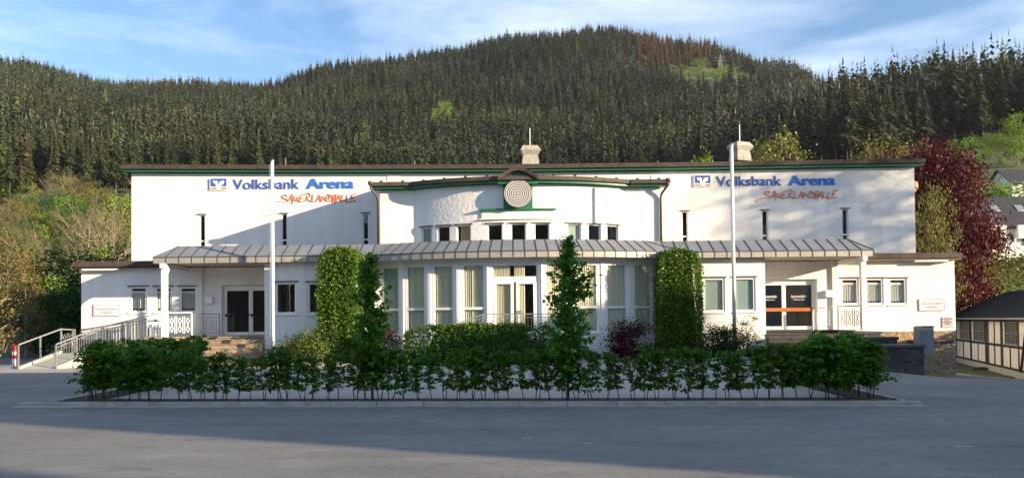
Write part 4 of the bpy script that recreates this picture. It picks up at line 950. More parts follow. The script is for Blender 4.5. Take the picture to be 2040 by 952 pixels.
hs = house('white_house', hx, yy, hz, 16, 9, Z(2000, 449, yy)-hz, Z(2000, 395, yy+4.5)-hz, 'white house with dark tiled roof and skylights above the meadow at right',
      skyl=[(X(1978, yy+2, 425), .45), (X(2028, yy+2, 425), .45)],
      wins=[(X(1974, yy, 460), Z(2000, 463, yy), .6, .8), (X(2001, yy, 470), Z(2000, 478, yy), .35, .8), (X(2012, yy, 470), Z(2000, 478, yy), .4, .8), (X(2034, yy, 460), Z(2000, 490, yy), .8, 2.4), (X(1974, yy, 460), Z(2000, 492, yy), .7, .9)])
b = MB(); b.box(X(1968, yy), X(2000, yy), yy-.9, yy-.06, Z(2000, 476, yy), Z(2000, 450, yy)); b.build('bay', m_wallgrey, hs); b = MB(); b.box(X(2023, yy), X(2060, yy), yy-.9, yy-.06, Z(2000, 476, yy), Z(2000, 450, yy)); b.build('bay', m_wallgrey, hs)
b = MB(); b.box(X(1996, yy-.9), X(1998.5, yy-.9), yy-.88, yy-.7, hz-.5, Z(2000, 476, yy)-.002); b.build('bay_post', m_white, hs); b = MB(); b.box(X(2024, yy-.9), X(2026.5, yy-.9), yy-.88, yy-.7, hz-.5, Z(2000, 476, yy)-.002); b.build('bay_post', m_white, hs)
y2 = 150; house('dark_roofed_house', X(2016, y2, 360), y2, Z(2020, 385, y2), 14, 8, 2.2, Z(2020, 340, y2+4)-Z(2020, 385, y2), 'dark gabled house half hidden behind light green trees at the right edge', wins=[(X(2024, y2), Z(2020, 372, y2), .8, .8)])
e = None
# lattice mast on the far clearing
Ym = 640; xm_ = X(1435, Ym, 140); z0 = terr1(xm_, Ym)-1; zt = Z(1435, 108, Ym); b = MB(); hh = zt-z0
for s0 in (-1, 1):
    for s1 in (-1, 1): b.bar((xm_+s0*2.2, Ym+s1*2.2, z0), (xm_+s0*.2, Ym+s1*.2, zt), .22, .22)
for i in range(9):
    t0, t1 = i/9, (i+1)/9; w0, w1 = 2.2-1.9*t0, 2.2-1.9*t1; b.bar((xm_-w0, Ym-w0, z0+hh*t0), (xm_+w1, Ym-w1, z0+hh*t1), .12, .12); b.bar((xm_+w0, Ym-w0, z0+hh*t0), (xm_-w1, Ym-w1, z0+hh*t1), .12, .12)
for t in (.72, .84): b.bar((xm_-4, Ym, z0+hh*t), (xm_+4, Ym, z0+hh*t), .3, .3)
tag(b.build('power_mast', mat('mast_steel', (.20, .21, .20), .7), origin=(xm_, Ym, z0)), 'grey steel lattice mast on the far clearing below the ridge', 'mast')

# ------------------------------------------------------------------ vegetation builders
def leafquads(c, size, up=.35, rg=rng, asp=.55):
    """diamond leaves round the centres c"""
    n = len(c); a = rg.normal(size=(n, 3)); a[:, 2] *= .5; a /= np.linalg.norm(a, axis=1)[:, None]+1e-9
    nn = rg.normal(size=(n, 3)); nn[:, 2] += up*3; b = np.cross(nn, a); b /= np.linalg.norm(b, axis=1)[:, None]+1e-9
    s = (np.asarray(size)*rg.uniform(.7, 1.3, n))[:, None] if np.isscalar(size) else np.asarray(size)[:, None]
    dz = np.zeros((n, 3)); dz[:, 2] = -.12
    v = np.stack([c-a*s*.5, c+b*s*asp*.5, c+a*s*.5+dz*s, c-b*s*asp*.5], 1).reshape(-1, 3)
    return v, np.arange(4*n).reshape(-1, 4)
def tubes_np(segs, n=5):
    b = MB()
    for p0, p1, r0, r1 in segs: b.tube([p0, p1], r0, n, r2=r1)
    return b
def me_from(b, name, m_):
    me = bpy.data.meshes.new(name); me.from_pydata(b.v, [], b.f); me.materials.append(m_); me.polygons.foreach_set('use_smooth', [True]*len(me.polygons)); return me
def inst(name, loc, parts, rot=0, sc=(1, 1, 1), label=None, cat=None, group=None):
    e = empty(name, loc, label, cat, group); e.rotation_euler.z = rot; e.scale = sc
    for nm, me in parts:
        o = link(bpy.data.objects.new(nm, me)); o.parent = e
    return e
# broadleaf tree
def treemesh(seed, H, Rw, trunk=.25, base=.25, nclump=60, nleaf=40, leaf=.2, spread=.5, lm=None, bm=m_bark, limbs=14, up=.35, top=1.0, sparse=1.0, branchy=0):
    rg = np.random.default_rng(seed); rd = random.Random(seed)
    cl = []; zc = H*(base+1)/2; hz = H*(1-base)/2
    while len(cl) < nclump:
        p = rg.uniform(-1, 1, 3); r = np.linalg.norm(p)
        if r > 1 or rg.random() > .25+.9*r: continue
        wob = 1+.22*math.sin(3*math.atan2(p[1], p[0])+seed)+.15*math.sin(5*p[2]*2+seed*2)
        taper = (1-.35*max(0, p[2]))*top if top < 1 else 1
        cl.append((p[0]*Rw*wob*taper, p[1]*Rw*wob*taper, zc+p[2]*hz))
    cl = np.array(cl); k = nleaf; sz = spread*rg.uniform(.6, 1.35, len(cl))
    c = (cl[:, None]+rg.normal(size=(len(cl), k, 3))*sz[:, None, None]*np.array([1, 1, .62])).reshape(-1, 3)
    v, f = leafquads(c, leaf, up, rg); crown = npmesh('crown', v, f, [lm])
    segs = []; t0 = Vector((0, 0, 0)); cur = Vector((0, 0, 0)); ax = []
    for i in range(6):
        nx_ = Vector((rd.uniform(-.06, .06)*Rw, rd.uniform(-.06, .06)*Rw, H*.85*(i+1)/6)); ra, rb = trunk*(1-i/6.5), trunk*(1-(i+1)/6.5); segs.append((cur, nx_, ra, rb)); cur = nx_; ax.append(nx_)
    idx = rg.permutation(len(cl))[:limbs]
    for j in idx:
        t = Vector(cl[j]); s_ = Vector((0, 0, max(H*base*.8, t.z-H*.25*rd.random()-Vector((t.x, t.y, 0)).length*.6)))
        m_ = s_.lerp(t, .55)+Vector((0, 0, -.04*H)); segs += [(s_, m_, trunk*.32, trunk*.18), (m_, t, trunk*.18, trunk*.05)]
        for q in range(branchy):
            d = Vector(rg.normal(size=3))*spread*1.5; d.z = abs(d.z); segs.append((m_.lerp(t, rd.random()), t+d, trunk*.06, trunk*.02))
    return [('trunk', me_from(tubes_np(segs), 'trunk', bm)), ('crown', crown)]
# spruce
def sprucemesh(seed, H, n, lm=None, rb=3.0, base=.12, size=1.0):
    """drooping needle sprays scattered over a ragged narrow cone, a few longer limbs breaking the outline"""
    rg = np.random.default_rng(seed); t = 1-np.sqrt(rg.random(n)*.985+.015*rg.random(n)); a = rg.uniform(0, 2*np.pi, n)
    lob = 1+.16*np.sin(a*3+seed)+.13*np.sin(t*23+seed*2+a*2); prof = rb*(1-t)**.78*np.clip(t*7+.35, 0, 1)*lob
    r = prof*rg.uniform(.62, 1.10, n)*np.where(rg.random(n) < .07, 1.28, 1)+.06; z = H*(base+(1-base)*t)+rg.normal(size=n)*.12
    d = np.stack([np.cos(a), np.sin(a), 0*a], 1); s = np.stack([-np.sin(a), np.cos(a), 0*a], 1); up = np.array([0, 0, 1.])
    ln = (.55*r+.35)*size; wd = (.16*r+.20)*size*rg.uniform(.7, 1.3, n)
    pin = d*np.maximum(r-ln, 0)[:, None]+up*(z+.30*ln)[:, None]; pout = d*r[:, None]+up*(z-.42*ln)[:, None]+s*(rg.normal(size=n)*.15)[:, None]
    mid = pin*.45+pout*.55+up*.10*ln[:, None]; tw = rg.normal(size=n)[:, None]*.25*up*wd[:, None]
    v = np.stack([pin, mid-s*wd[:, None]-up*.35*wd[:, None]+tw, pout, mid+s*wd[:, None]-up*.35*wd[:, None]-tw], 1).reshape(-1, 3)
    v = np.concatenate([v, [[0, 0, H*1.02], [.16, 0, H*.93], [0, .12, H*.90], [-.16, 0, H*.93]]])
    return v, np.arange(len(v)).reshape(-1, 4)
m_btr = mat('spruce_bark', (.11, .085, .065), .9, var=(6, .3))
def trunkmesh(H, r, m_=m_btr):
    b = MB(); b.tube([(0, 0, -1), (0, 0, H*.5), (0, 0, H*.97)], r, 6, r2=.03); return me_from(b, 'trunk', m_)
SP = []
for i in range(5):
    v, f = sprucemesh(20+i, 22, 1200, rb=[3.2, 2.8, 3.0, 2.6, 3.5][i], base=[.1, .12, .3, .36, .15][i], size=.68); SP.append([('trunk', trunkmesh(22, .17)), ('crown', npmesh('crown', v, f, [l_spruce]))])
FARV = [sprucemesh(50+i, 21, 130, rb=[2.9, 3.5, 3.1, 3.8, 2.7, 3.3, 3.6, 3.0][i], base=.1, size=1.5) for i in range(8)]

# ------------------------------------------------------------------ the forest on the hill
def roofline(px):
    if 245 < px < 1832: return 328.0
    return 9999.
cand = []; y = 185.0; rf_ = random.Random(3)
while y < 800:
    s = 4.7+.0022*max(0, y-250)
    x = -.80*y
    while x < .80*y:
        xx, yy_ = x+rf_.uniform(-.7, .7)*s, y+rf_.uniform(-.7, .7)*s; x += s
        px = 1020+F*xx/yy_
        if px < -140 or px > 2180: continue
        cand.append((xx, yy_, px))
    y += s
C = np.array(cand); zt_ = terr(C[:, 0], C[:, 1]); C = np.c_[C, zt_]
yb_ = 640-(C[:, 2]-1020)*.0105-F*(C[:, 3]-1.7)/C[:, 1]     # photo row of foot
dmin = np.interp(C[:, 2], [-200, 0, 250, 300, 1500, 1600, 1750, 1850, 2200], [215, 205, 222, 250, 250, 235, 225, 236, 232])
htree = 22.*np.interp(C[:, 2], [0, 250, 600, 1000, 1300, 1500, 1650, 2040], [.84, .78, .72, .66, .70, .88, 1.10, 1.15])
htree *= 1+.38*(rng.random(len(C))-.55)*2*rng.random(len(C))**.5
ytop = yb_-F*htree/C[:, 1]
rl = np.array([roofline(p) for p in C[:, 2]])
keep = (C[:, 1] > dmin) & (ytop < rl+6)
clear = ((((C[:, 2]-1410)/62)**2+((yb_-160)/26)**2) < 1) | ((((C[:, 2]-1485)/30)**2+((yb_-163)/18)**2) < 1)
keep &= ~clear & ~((rng.random(len(C)) < .05))
lane = (np.abs(C[:, 2]-(1062-(yb_-180)*.07)) < 4) & (yb_ > 170) & (yb_ < 260); keep &= ~lane
C = C[keep]; yb_ = yb_[keep]; htree = htree[keep]
dead = (C[:, 2] > 1275) & (C[:, 2] < 1425) & (yb_ < 150) & (rng.random(len(C)) < .8) | (rng.random(len(C)) < .004)
# hidden test against nearer trees is skipped: nearest first
order = np.argsort(C[:, 1]); C, yb_, htree, dead = C[order], yb_[order], htree[order], dead[order]
ind = [i for i in range(len(C)) if not dead[i]][:290]; inds = set(ind)
for i in ind:
    x, y_, px, z = C[i]; s = htree[i]/22
    near = px < 300; far_r = px > 1640
    lb = ('tall dark spruce in the forest edge on the hillside at left', 'left hillside spruces') if near else (('tall dark spruce in the dense stand on the right hillside', 'right hillside spruces') if far_r else ('dark spruce in the forest rising behind the long roof', 'spruces behind the roof'))
    inst('spruce_tree', (x, y_, z-.3), SP[rf_.choice([2, 3]) if far_r and y_ < 262 or near and y_ < 235 else rf_.choice([0, 1, 4])], rf_.uniform(0, 6.28), (s*.95, s*.95, s), lb[0], 'spruce', lb[1])
dd_ = [i for i in range(len(C)) if dead[i] and 1275 < C[i][2] < 1425][:60]; dset = set(dd_)
l_dead = leafmat('dead_needles', (.13, .075, .045), (.19, .11, .065), .15, obj=.3)
DM = []
for i in range(2):
    v, f = sprucemesh(90+i, 22, 170, base=.4, rb=2.1, size=1.1); DM.append([('trunk', trunkmesh(22, .22)), ('crown', npmesh('crown', v, f, [l_dead]))])
for i in dd_:
    x, y_, px, z = C[i]; inst('dead_spruce', (x, y_, z-.3), DM[i % 2], rf_.uniform(0, 6.28), (1, 1, htree[i]/21*1.1), 'dead reddish brown spruce on the far ridge below the sky', 'dead spruce', 'dead brown spruces on the ridge')
rest = [i for i in range(len(C)) if i not in inds and i not in dset]
def forest(idx):
    VV = []; FF = []; TT = []; n = 0
    for i in idx:
        x, y_, px, z = C[i]; v, f = FARV[rf_.randrange(8)]; a = rf_.uniform(0, 6.28); s = htree[i]/21; ca, sa = math.cos(a), math.sin(a)
        wv = s*rf_.uniform(.85, 1.15)
        p = np.stack([(v[:, 0]*ca-v[:, 1]*sa)*wv+x, (v[:, 0]*sa+v[:, 1]*ca)*wv+y_, v[:, 2]*s+z-.4], 1)
        warm = .5+.5*math.sin(px*.006+y_*.017)+rf_.uniform(-.4, .4); val = rf_.uniform(.40, 1.12)*(1+.32*math.sin(px*.013+y_*.012+2)*math.sin(y_*.028+px*.002))
        t = (val*(.90+.22*warm), val*(1+.02*warm), val*(1.1-.1*warm))
        if rf_.random() < .012: t = (1.7, 2.4, 1.1)
        if dead[i]: t = (1.9, 1.15, 1.2)
        VV.append(p); FF.append(f+n); n += len(v); TT.append(np.tile((*t, 1.), (len(v), 1)))
    return npmesh('forest', np.concatenate(VV), np.concatenate(FF), [l_far], col=np.concatenate(TT))
o = link(bpy.data.objects.new('forest', forest(rest))); tag(o, 'dense dark conifer forest covering the hill behind the building', 'forest', kind='stuff')
print('forest', len(C), len(rest))

# ------------------------------------------------------------------ broadleaf trees, shrubs
def place(name, px, ytop, Y, parts, H, label, cat, group=None, wsc=1.0, zoff=-.2, base=None):
    x_ = X(px, Y, 500); z = terr1(x_, Y) if Y > 42 else gh(x_, Y)
    if base is not None: z = base
    zt = Z(px, ytop, Y); s = (zt-z)/H
    return inst(name, (x_, Y, z+zoff), parts, rnd.uniform(0, 6.28), (s*wsc, s*wsc, s), label, cat, group)
T_birch = [treemesh(s, 9, 2.6, .12, .15, 34, 46, .36, .55, l_lime, m_barkg) for s in (1, 2, 3)]
T_olive = [treemesh(s, 10, 4.6, .22, .12, 95, 75, .24, .55, l_olive, m_bark, limbs=18, branchy=1) for s in (4, 5)]
T_bare = [treemesh(s, 10, 4.8, .20, .12, 70, 26, .17, .7, l_bud, m_barkg, limbs=50, branchy=6) for s in (6, 7)]
T_deep = [treemesh(s, 9, 4.2, .22, .05, 90, 110, .24, .55, l_deep, m_bark) for s in (8,)]
T_bush = [treemesh(s, 3, 2.0, .06, .02, 22, 50, .20, .4, l_olive, m_barkg) for s in (9, 10)]
T_bushg = [treemesh(s, 3, 2.0, .06, .02, 24, 55, .20, .4, l_lime, m_barkg) for s in (11,)]
T_bushd = [treemesh(s, 3, 2.0, .06, .02, 26, 70, .2, .4, l_deep, m_bark) for s in (12,)]
T_copper = treemesh(13, 15, 6.0, .4, .0, 330, 150, .30, .85, l_copper, m_bark, limbs=14)
place('copper_beech', 1862, 282, 62, T_copper, 15, 'large copper beech with dark red foliage beyond the right end of the hall', 'copper beech', wsc=.66)
place('budding_tree', 1942, 448, 66, T_olive[1], 10, 'budding yellowish tree with open branches standing before the copper beech', 'tree', wsc=.5)
place('budding_tree', 1852, 372, 56, T_olive[0], 10, 'thin yellow budding tree overlapping the left side of the red beech', 'tree', wsc=.36)
for px, yt, Y, wsc, lb in ((1578, 268, 80, .75, 'broad olive green tree crown above the roof right of the right ventilator'), (1502, 292, 84, .45, 'low olive bush crown above the roof just beside the right ventilator'), (1758, 281, 78, .62, 'yellow olive tree crown above the roof left of the red beech'), (1815, 276, 74, .45, 'olive yellow tree crown touching the left side of the red beech')):
    place('budding_tree', px, yt, Y, T_olive[int(px) % 2], 10, lb, 'tree', wsc=wsc)
for px, yt, Y, wsc in ((1402, 306, 90, .35), (1382, 312, 92, .3), (1365, 308, 96, .3), (1298, 316, 90, .4), (1262, 320, 92, .35)):
    place('young_tree', px, yt, Y, T_birch[int(px) % 3], 9, 'small light green tree top peeking over the roof between the two ventilators', 'tree', 'small trees peeking over the roof', wsc=wsc)
for i, (px, yt) in enumerate(((1884, 288), (1903, 276), (1922, 282), (1941, 264), (1960, 272), (1979, 258), (1998, 262), (2016, 248), (2034, 252), (2052, 232), (2030, 225))):
    place('young_tree', px, yt, 188+i % 3*5, T_birch[i % 3], 9, 'slender bright green young tree below the tall spruces at right', 'tree', 'bright green young trees on the right slope', wsc=.95)
for px, yt, Y, lb in ((1963, 354, 122, 'round bright green tree just left of the rear dark roof at right'), (2028, 347, 120, 'bright green tree at the right edge above the dark tiled roof'), (1990, 360, 124, 'small yellowish tree between two green trees above the dark tiled roof')):
    place('garden_tree', px, yt, Y, T_birch[0 if px != 1990 else 1], 9, lb, 'tree', wsc=1.1 if px != 1990 else .7)
for px, yt, Y in ((2006, 500, 82), (2032, 492, 80), (1975, 512, 78), (2060, 498, 82)): place('garden_shrub', px, yt, Y, T_bush[0], 3, 'shrub at the foot of the white house on the meadow', 'shrub', 'shrubs below the white house', wsc=1.0)
for px, yt, Y in ((1925, 572, 68), (1948, 566, 72), (1912, 560, 70), (2032, 574, 70)): place('meadow_shrub', px, yt, Y, T_bush[1] if px % 2 else T_bushg[0], 3, 'low bush on the grass just above the black shed roof', 'shrub', 'bushes above the shed roof', wsc=1.2)
# left side
place('budding_tree', -12, 372, 36, treemesh(30, 8, 1.6, .12, .05, 90, 80, .11, .30, l_bud, m_barkg, limbs=30, branchy=4, up=.1), 8, 'golden budding tree with upright twigs at the left edge of the photo', 'tree', wsc=1.0, base=-.1)
place('budding_tree', 52, 480, 40, treemesh(31, 7, 1.3, .10, .05, 70, 70, .11, .28, l_bud, m_barkg, limbs=20, branchy=3, up=.1), 7, 'smaller brownish budding tree between the golden tree and the dark green tree', 'tree', wsc=.65, base=-.1)
place('dark_tree', 148, 474, 46, T_deep[0], 9, 'dark green broad tree in front of the left wing corner', 'tree', wsc=1.1)
place('dark_tree', 225, 520, 52, T_deep[0], 9, 'lower dark green tree half hidden by the left wing roof', 'tree', wsc=.8)
place('dark_tree', 92, 560, 44, T_deep[0], 9, 'dark shaded bush mass behind the ramp railing', 'shrub', wsc=1.5)
place('budding_tree', 175, 398, 75, T_bare[0], 10, 'wide brown budding tree on the slope left of the upper wall', 'tree', wsc=.9)
place('budding_tree', 222, 388, 82, T_bare[1], 10, 'brownish bare tree directly beside the left edge of the upper wall', 'tree', wsc=.8)
place('young_tree', 242, 372, 130, T_birch[0], 9, 'bright green young tree beside the left end of the long roof', 'tree', wsc=.7)
place('young_tree', 195, 488, 60, T_birch[1], 9, 'yellow green bush crown above the dark tree at left', 'tree', wsc=.7)
lg = 'scrub trees on the left slope'
for i in range(62):
    px = rf_.uniform(-30, 262); Y = rf_.uniform(88, 212); x_ = X(px, Y, 500)
    tp = rf_.choice([T_olive[0], T_bare[0], T_deep[0], T_birch[1], T_deep[0], T_olive[1], T_birch[0]]); 
    inst('scrub_tree', (x_, Y, terr1(x_, Y)-.3), tp, rf_.uniform(0, 6), tuple([rf_.uniform(.6, 1.0)*(1.25 if Y > 150 else 1)]*3), 'small olive or brown scrub tree below the forest at left', 'tree', lg)
for i in range(40):
    px = rf_.uniform(-30, 262); Y = rf_.uniform(60, 110); x_ = X(px, Y, 500); tp = rf_.choice([T_bush[0], T_bushg[0], T_bushg[0], T_bushd[0]])
    inst('scrub_bush', (x_, Y, terr1(x_, Y)-.2), tp, rf_.uniform(0, 6), tuple([rf_.uniform(.9, 1.7)]*3), 'low bush on the slope behind the dark trees at left', 'shrub', 'bushes on the left slope')
for px, yt, Y in ((398, 276, 300), (412, 280, 300), (438, 274, 305), (375, 292, 290), (362, 288, 290)):
    place('young_tree', px, yt, Y, T_birch[px % 3], 9, 'pale green young tree among dark spruces above the left part of the roof', 'tree', 'pale green trees above the left roof', wsc=.7)
for px, yt, Y in ((868, 215, 440), (880, 204, 450), (893, 196, 455), (865, 232, 430)):
    place('young_tree', px, yt, Y, T_birch[px % 3], 9, 'pale green tree in the diagonal streak within the dark forest', 'tree', 'pale green trees in the forest streak', wsc=.6)
for i in range(34):
    px = rf_.uniform(1352, 1512); Y = rf_.uniform(600, 690); x_ = X(px, Y, 150); inst('clearing_tree', (x_, Y, terr1(x_, Y)-.3), T_birch[i % 3], 0, (1.2, 1.2, 1.0), 'light green tree on the far clearing around the lattice mast', 'tree', 'light green trees on the clearing')
place('larch_tree', 1712, 162, 268, T_birch[0][:1]+[('crown', treemesh(40, 9, 2.0, .1, .1, 30, 40, .4, .5, l_dead)[1][1])], 9, 'rust brown larch standing among dark spruces on the right', 'larch', wsc=.35)

# ------------------------------------------------------------------ clipped hedges and garden shrubs
def clipped(seed, w_, d_, h_, n, lm, leaf=.07, rough=.05, taper=0., round_=.25):
    rg = np.random.default_rng(seed); pts = []; nrm = []
    A = np.array([w_*h_, w_*h_, d_*h_, d_*h_, w_*d_*1.3]); A = A/A.sum(); face = rg.choice(5, n, p=A); a, c = rg.uniform(-1, 1, n), rg.uniform(0, 1, n)
    P_ = np.zeros((n, 3))
    for k_, f_ in enumerate(((0, -1), (0, 1), (-1, 0), (1, 0))):
        m_ = face == k_; P_[m_, 0] = (f_[0] if f_[0] else a[m_])*w_/2; P_[m_, 1] = (f_[1] if f_[1] else a[m_])*d_/2; P_[m_, 2] = c[m_]*h_
    m_ = face == 4; P_[m_, 0] = a[m_]*w_/2; P_[m_, 1] = rg.uniform(-1, 1, m_.sum())*d_/2; P_[m_, 2] = h_
    # round the upper edges and make the faces a little uneven
    q = P_.copy(); t = np.clip((q[:, 2]-h_*(1-round_))/(h_*round_), 0, 1); rad = np.sqrt(np.clip(1-t**2.6*.55, 0, 1)); q[:, 0] *= rad*(1-taper*q[:, 2]/h_); q[:, 1] *= rad*(1-taper*q[:, 2]/h_)
    q[:, 2] -= (np.abs(P_[:, 0])/(w_/2))**3*.12*h_*(face == 4)*round_*2
    q += (np.sin(q[:, [1, 2, 0]]*4.1+seed)*.03+np.sin(q[:, [2, 0, 1]]*9.3)*.02)
    q += rg.normal(size=(n, 3))*rough*np.where(rg.random(n) < .06, 2.6, 1)[:, None]
    v, f = leafquads(q, leaf, .3, rg); cr = npmesh('foliage', v, f, [lm])
    b = MB(); k_ = .80; b.hexa([(-w_/2*k_,-d_/2*k_,0),(w_/2*k_,-d_/2*k_,0),(w_/2*k_,d_/2*k_,0),(-w_/2*k_,d_/2*k_,0),(-w_/2*k_*.75,-d_/2*k_*.75,h_*.9),(w_/2*k_*.75,-d_/2*k_*.75,h_*.9),(w_/2*k_*.75,d_/2*k_*.75,h_*.9),(-w_/2*k_*.75,d_/2*k_*.75,h_*.9)])
    return [('foliage', cr), ('inner_branches', me_from(b, 'inner_branches', l_deep))]
Yc = 31.6
inst('clipped_hedge_column', (X(680, Yc, 600), Yc, .2), clipped(1, 1.62, .95, Z(680, 498, Yc)-.2, 19000, l_hedge, leaf=.10), 0, (1, 1, 1), 'tall clipped yellow green hedge column left of the bowed glass front', 'hedge')
inst('clipped_hedge_column', (X(1351, Yc, 600), Yc, .2), clipped(2, 1.66, .95, Z(1351, 501, Yc)-.2, 19000, l_hedge, leaf=.10), 0, (1, 1, 1), 'tall clipped green hedge column right of the bowed glass front', 'hedge')
inst('box_hedge', (X(957, 29.5, 670), 29.6, .15), clipped(3, 5.5, 1.2, Z(957, 650, 29.6)-.15, 13000, leafmat('low_hedge_leaf', (.03, .085, .012), (.09, .17, .02), .25), leaf=.11, round_=.2), 0, (1, 1, 1), 'long low green hedge before the central glass door', 'hedge')
def ball(seed, r, h, n, leaf, lm): return treemesh(seed, h, r, .04, .02, n, 110, leaf*1.35, .16*r/.7+.06, lm, m_bark, limbs=8)
inst('barberry_bush', (X(1255, 30.3, 670), 30.3, .1), ball(1, .74, 1.6, 70, .06, l_red), 0, (1, 1, 1), 'round dark red bush in front of the right end of the glass front', 'bush')
inst('barberry_bush', (X(765, 30.6, 670), 30.6, .1), ball(2, .62, 1.25, 50, .06, l_red), 0, (1, 1, 1), 'red leaved bush half hidden by the slim tree left of the glass front', 'bush')
inst('evergreen_shrub', (X(1445, 30.6, 670), 30.6, .1), ball(3, .85, 1.35, 70, .06, l_dark), 0, (1, 1, 1), 'dark purplish shrub under the right flagpole', 'bush')
inst('budding_shrub', (X(1488, 31.0, 670), 31.0, .1), treemesh(44, 1.9, .65, .03, .1, 40, 30, .07, .12, l_horn, m_bark, limbs=26, branchy=3), 0, (1, 1, 1), 'loose twiggy green shrub just right of the right flagpole', 'bush')
inst('variegated_shrub', (X(615, 30.4, 680), 30.4, .1), ball(5, .75, 1.15, 60, .07, l_var), 0, (1, 1, 1), 'low yellow and green shrub left of the clipped hedge column', 'bush')
inst('evergreen_shrub', (X(640, 30.9, 670), 31.1, .1), ball(6, .7, 1.35, 50, .06, l_dark), 0, (1, 1, 1), 'dark shrub behind the yellow and green shrub', 'bush')
for px, r in ((700, .5), (735, .45), (1320, .5), (1395, .5), (1180, .35), (830, .5), (585, .4), (1500, .4)):
    inst('ground_shrub', (X(px, 30.3, 690), 30.3, .1), ball(7, .6, .8, 30, .07, l_dark), px, (r*1.5, r*1.2, r*1.4), 'low dark shrub in the planting bed along the building', 'bush', 'low dark shrubs in the bed')

# young hornbeams of the front hedge
def sapling(seed, H, full=1.0, wd=.30):
    rg = np.random.default_rng(seed); rd = random.Random(seed); b = MB(); pts = []
    ns_ = rd.choice([1, 2, 2])
    for s_ in range(ns_):
        cur = Vector((rd.uniform(-.07, .07), rd.uniform(-.05, .05), 0)); line = [cur]
        for i in range(5): cur = cur+Vector((rd.uniform(-.05, .05), rd.uniform(-.05, .05), H/5)); line.append(cur)
        b.tube(line, .011, 5, r2=.004)
        nb = int(15*full)
        for i in range(nb):
            t = .22+.78*(i+rd.random())/nb; k_ = min(4, int(t*5)); p = line[k_].lerp(line[k_+1], t*5-k_); a = rd.uniform(0, 6.28); ln = wd*rd.uniform(.5, 1.35)*(1.15-.55*t)
            e_ = p+Vector((math.cos(a)*ln, math.sin(a)*ln, ln*rd.uniform(-.1, .55))); b.tube([p, e_], .004, 4, r2=.002)
            m_ = int(15*full)
            for q in range(m_): 
                u = (q+.6)/m_; c = p.lerp(e_, u); pts.append((c.x+rd.gauss(0, .035), c.y+rd.gauss(0, .035), c.z+rd.gauss(0, .022)-.01))
    v, f = leafquads(np.array(pts), .098, .55, rg, .62)
    return [('stem', me_from(b, 'stem', m_bark)), ('foliage', npmesh('foliage', v, f, [l_horn]))]
SA = [sapling(60+i, 1.03, 1.12, .29) for i in range(7)]; SD = [sapling(80+i, 1.04, 1.45, .34) for i in range(4)]
hl, hr_ = -9.2, 7.15
fl_x = np.linspace(hl, hr_, 60)
for i, x_ in enumerate(fl_x):
    end = i < 7 or i > 52
    y_ = kerb_y(x_)+.38+rf_.uniform(-.06, .06); px = 1020+F*x_/y_
    s = rf_.uniform(.84, 1.10)
    if i > 52: s *= 1.08
    inst('hornbeam_sapling', (x_+rf_.uniform(-.05, .05), y_, .07), (SD if end else SA)[i % (4 if end else 7)], rf_.uniform(0, 6.28), (s*rf_.uniform(.9, 1.15), s, s), 'young leafy hornbeam in the row along the front kerb', 'hedge plant', 'young hornbeams of the front row')
for i in range(17):
    t = i/16; inst('hornbeam_sapling', (hl-.1-.35*t+rf_.uniform(-.08, .08), kerb_y(fl)+.7+t*6.6, .07), SD[i % 4], rf_.uniform(0, 6.28), tuple([rf_.uniform(.95, 1.2)]*3), 'dense young hornbeam in the hedge row running back at the left end', 'hedge plant', 'young hornbeams of the left side row')
for i in range(10):
    t = i/9; inst('hornbeam_sapling', (hr_+.05+.2*t+rf_.uniform(-.08, .08), kerb_y(fr)+.6+t*3.6, .07), SD[i % 4], rf_.uniform(0, 6.28), tuple([rf_.uniform(1.0, 1.2)]*3), 'dense young hornbeam in the hedge row running back at the right end', 'hedge plant', 'young hornbeams of the right side row')
# two slim column shaped trees standing in the front row
def slim(seed, H, prof, nb=150, leaf=.115):
    rg = np.random.default_rng(seed); rd = random.Random(seed); b = MB(); pts = []; cur = Vector((0, 0, 0)); line = [cur]
    for i in range(8): cur = cur+Vector((rd.uniform(-.03, .03), rd.uniform(-.03, .03), H/8)); line.append(cur)
    b.tube(line, .028, 6, r2=.006)
    for i in range(nb):
        t = .12+.86*(i+rd.random())/nb; k_ = min(7, int(t*8)); p = line[k_].lerp(line[k_+1], t*8-k_); a = rd.uniform(0, 6.28)
        ln = float(np.interp(t, prof[0], prof[1]))*rd.uniform(.55, 1.25); e_ = p+Vector((math.cos(a)*ln, math.sin(a)*ln, ln*rd.uniform(.2, 1.0))); b.tube([p, e_], .007, 4, r2=.003)
        for q in range(int(8+ln*52)):
            u = rd.uniform(.2, 1.08); c = p.lerp(e_, u); pts.append((c.x+rd.gauss(0, .05), c.y+rd.gauss(0, .05), c.z+rd.gauss(0, .035)))
    v, f = leafquads(np.array(pts), leaf, .55, rg, .62); return [('trunk', me_from(b, 'trunk', m_bark)), ('crown', npmesh('crown', v, f, [l_horn2]))]
l_horn2 = leafmat('hornbeam_tree_leaf', (.04, .14, .012), (.14, .32, .024), .45)
yt = kerb_y(1)+.35
def zat(px, py, Y): return Z(px, py, Y)
x1_, H1 = X(1130, yt, 650), Z(1126, 474, yt)
inst('slim_hornbeam', (x1_, yt, .07), slim(5, H1-.07, ([0, .2, .35, .5, .72, .88, 1], [.22, .44, .46, .40, .42, .2, .06])), 0, (1, 1, 1), 'taller slim hornbeam tree in the hedge, right of the central glass door', 'tree')
yt2 = kerb_y(-3)+.35
inst('slim_hornbeam', (X(741, yt2, 650), yt2, .07), slim(9, Z(741, 510, yt2)-.07, ([0, .2, .35, .5, .72, .88, 1], [.2, .32, .42, .40, .36, .22, .1])), 0, (1, 1, 1), 'shorter slim hornbeam tree in the hedge before the red bush, left of the glass front', 'tree')
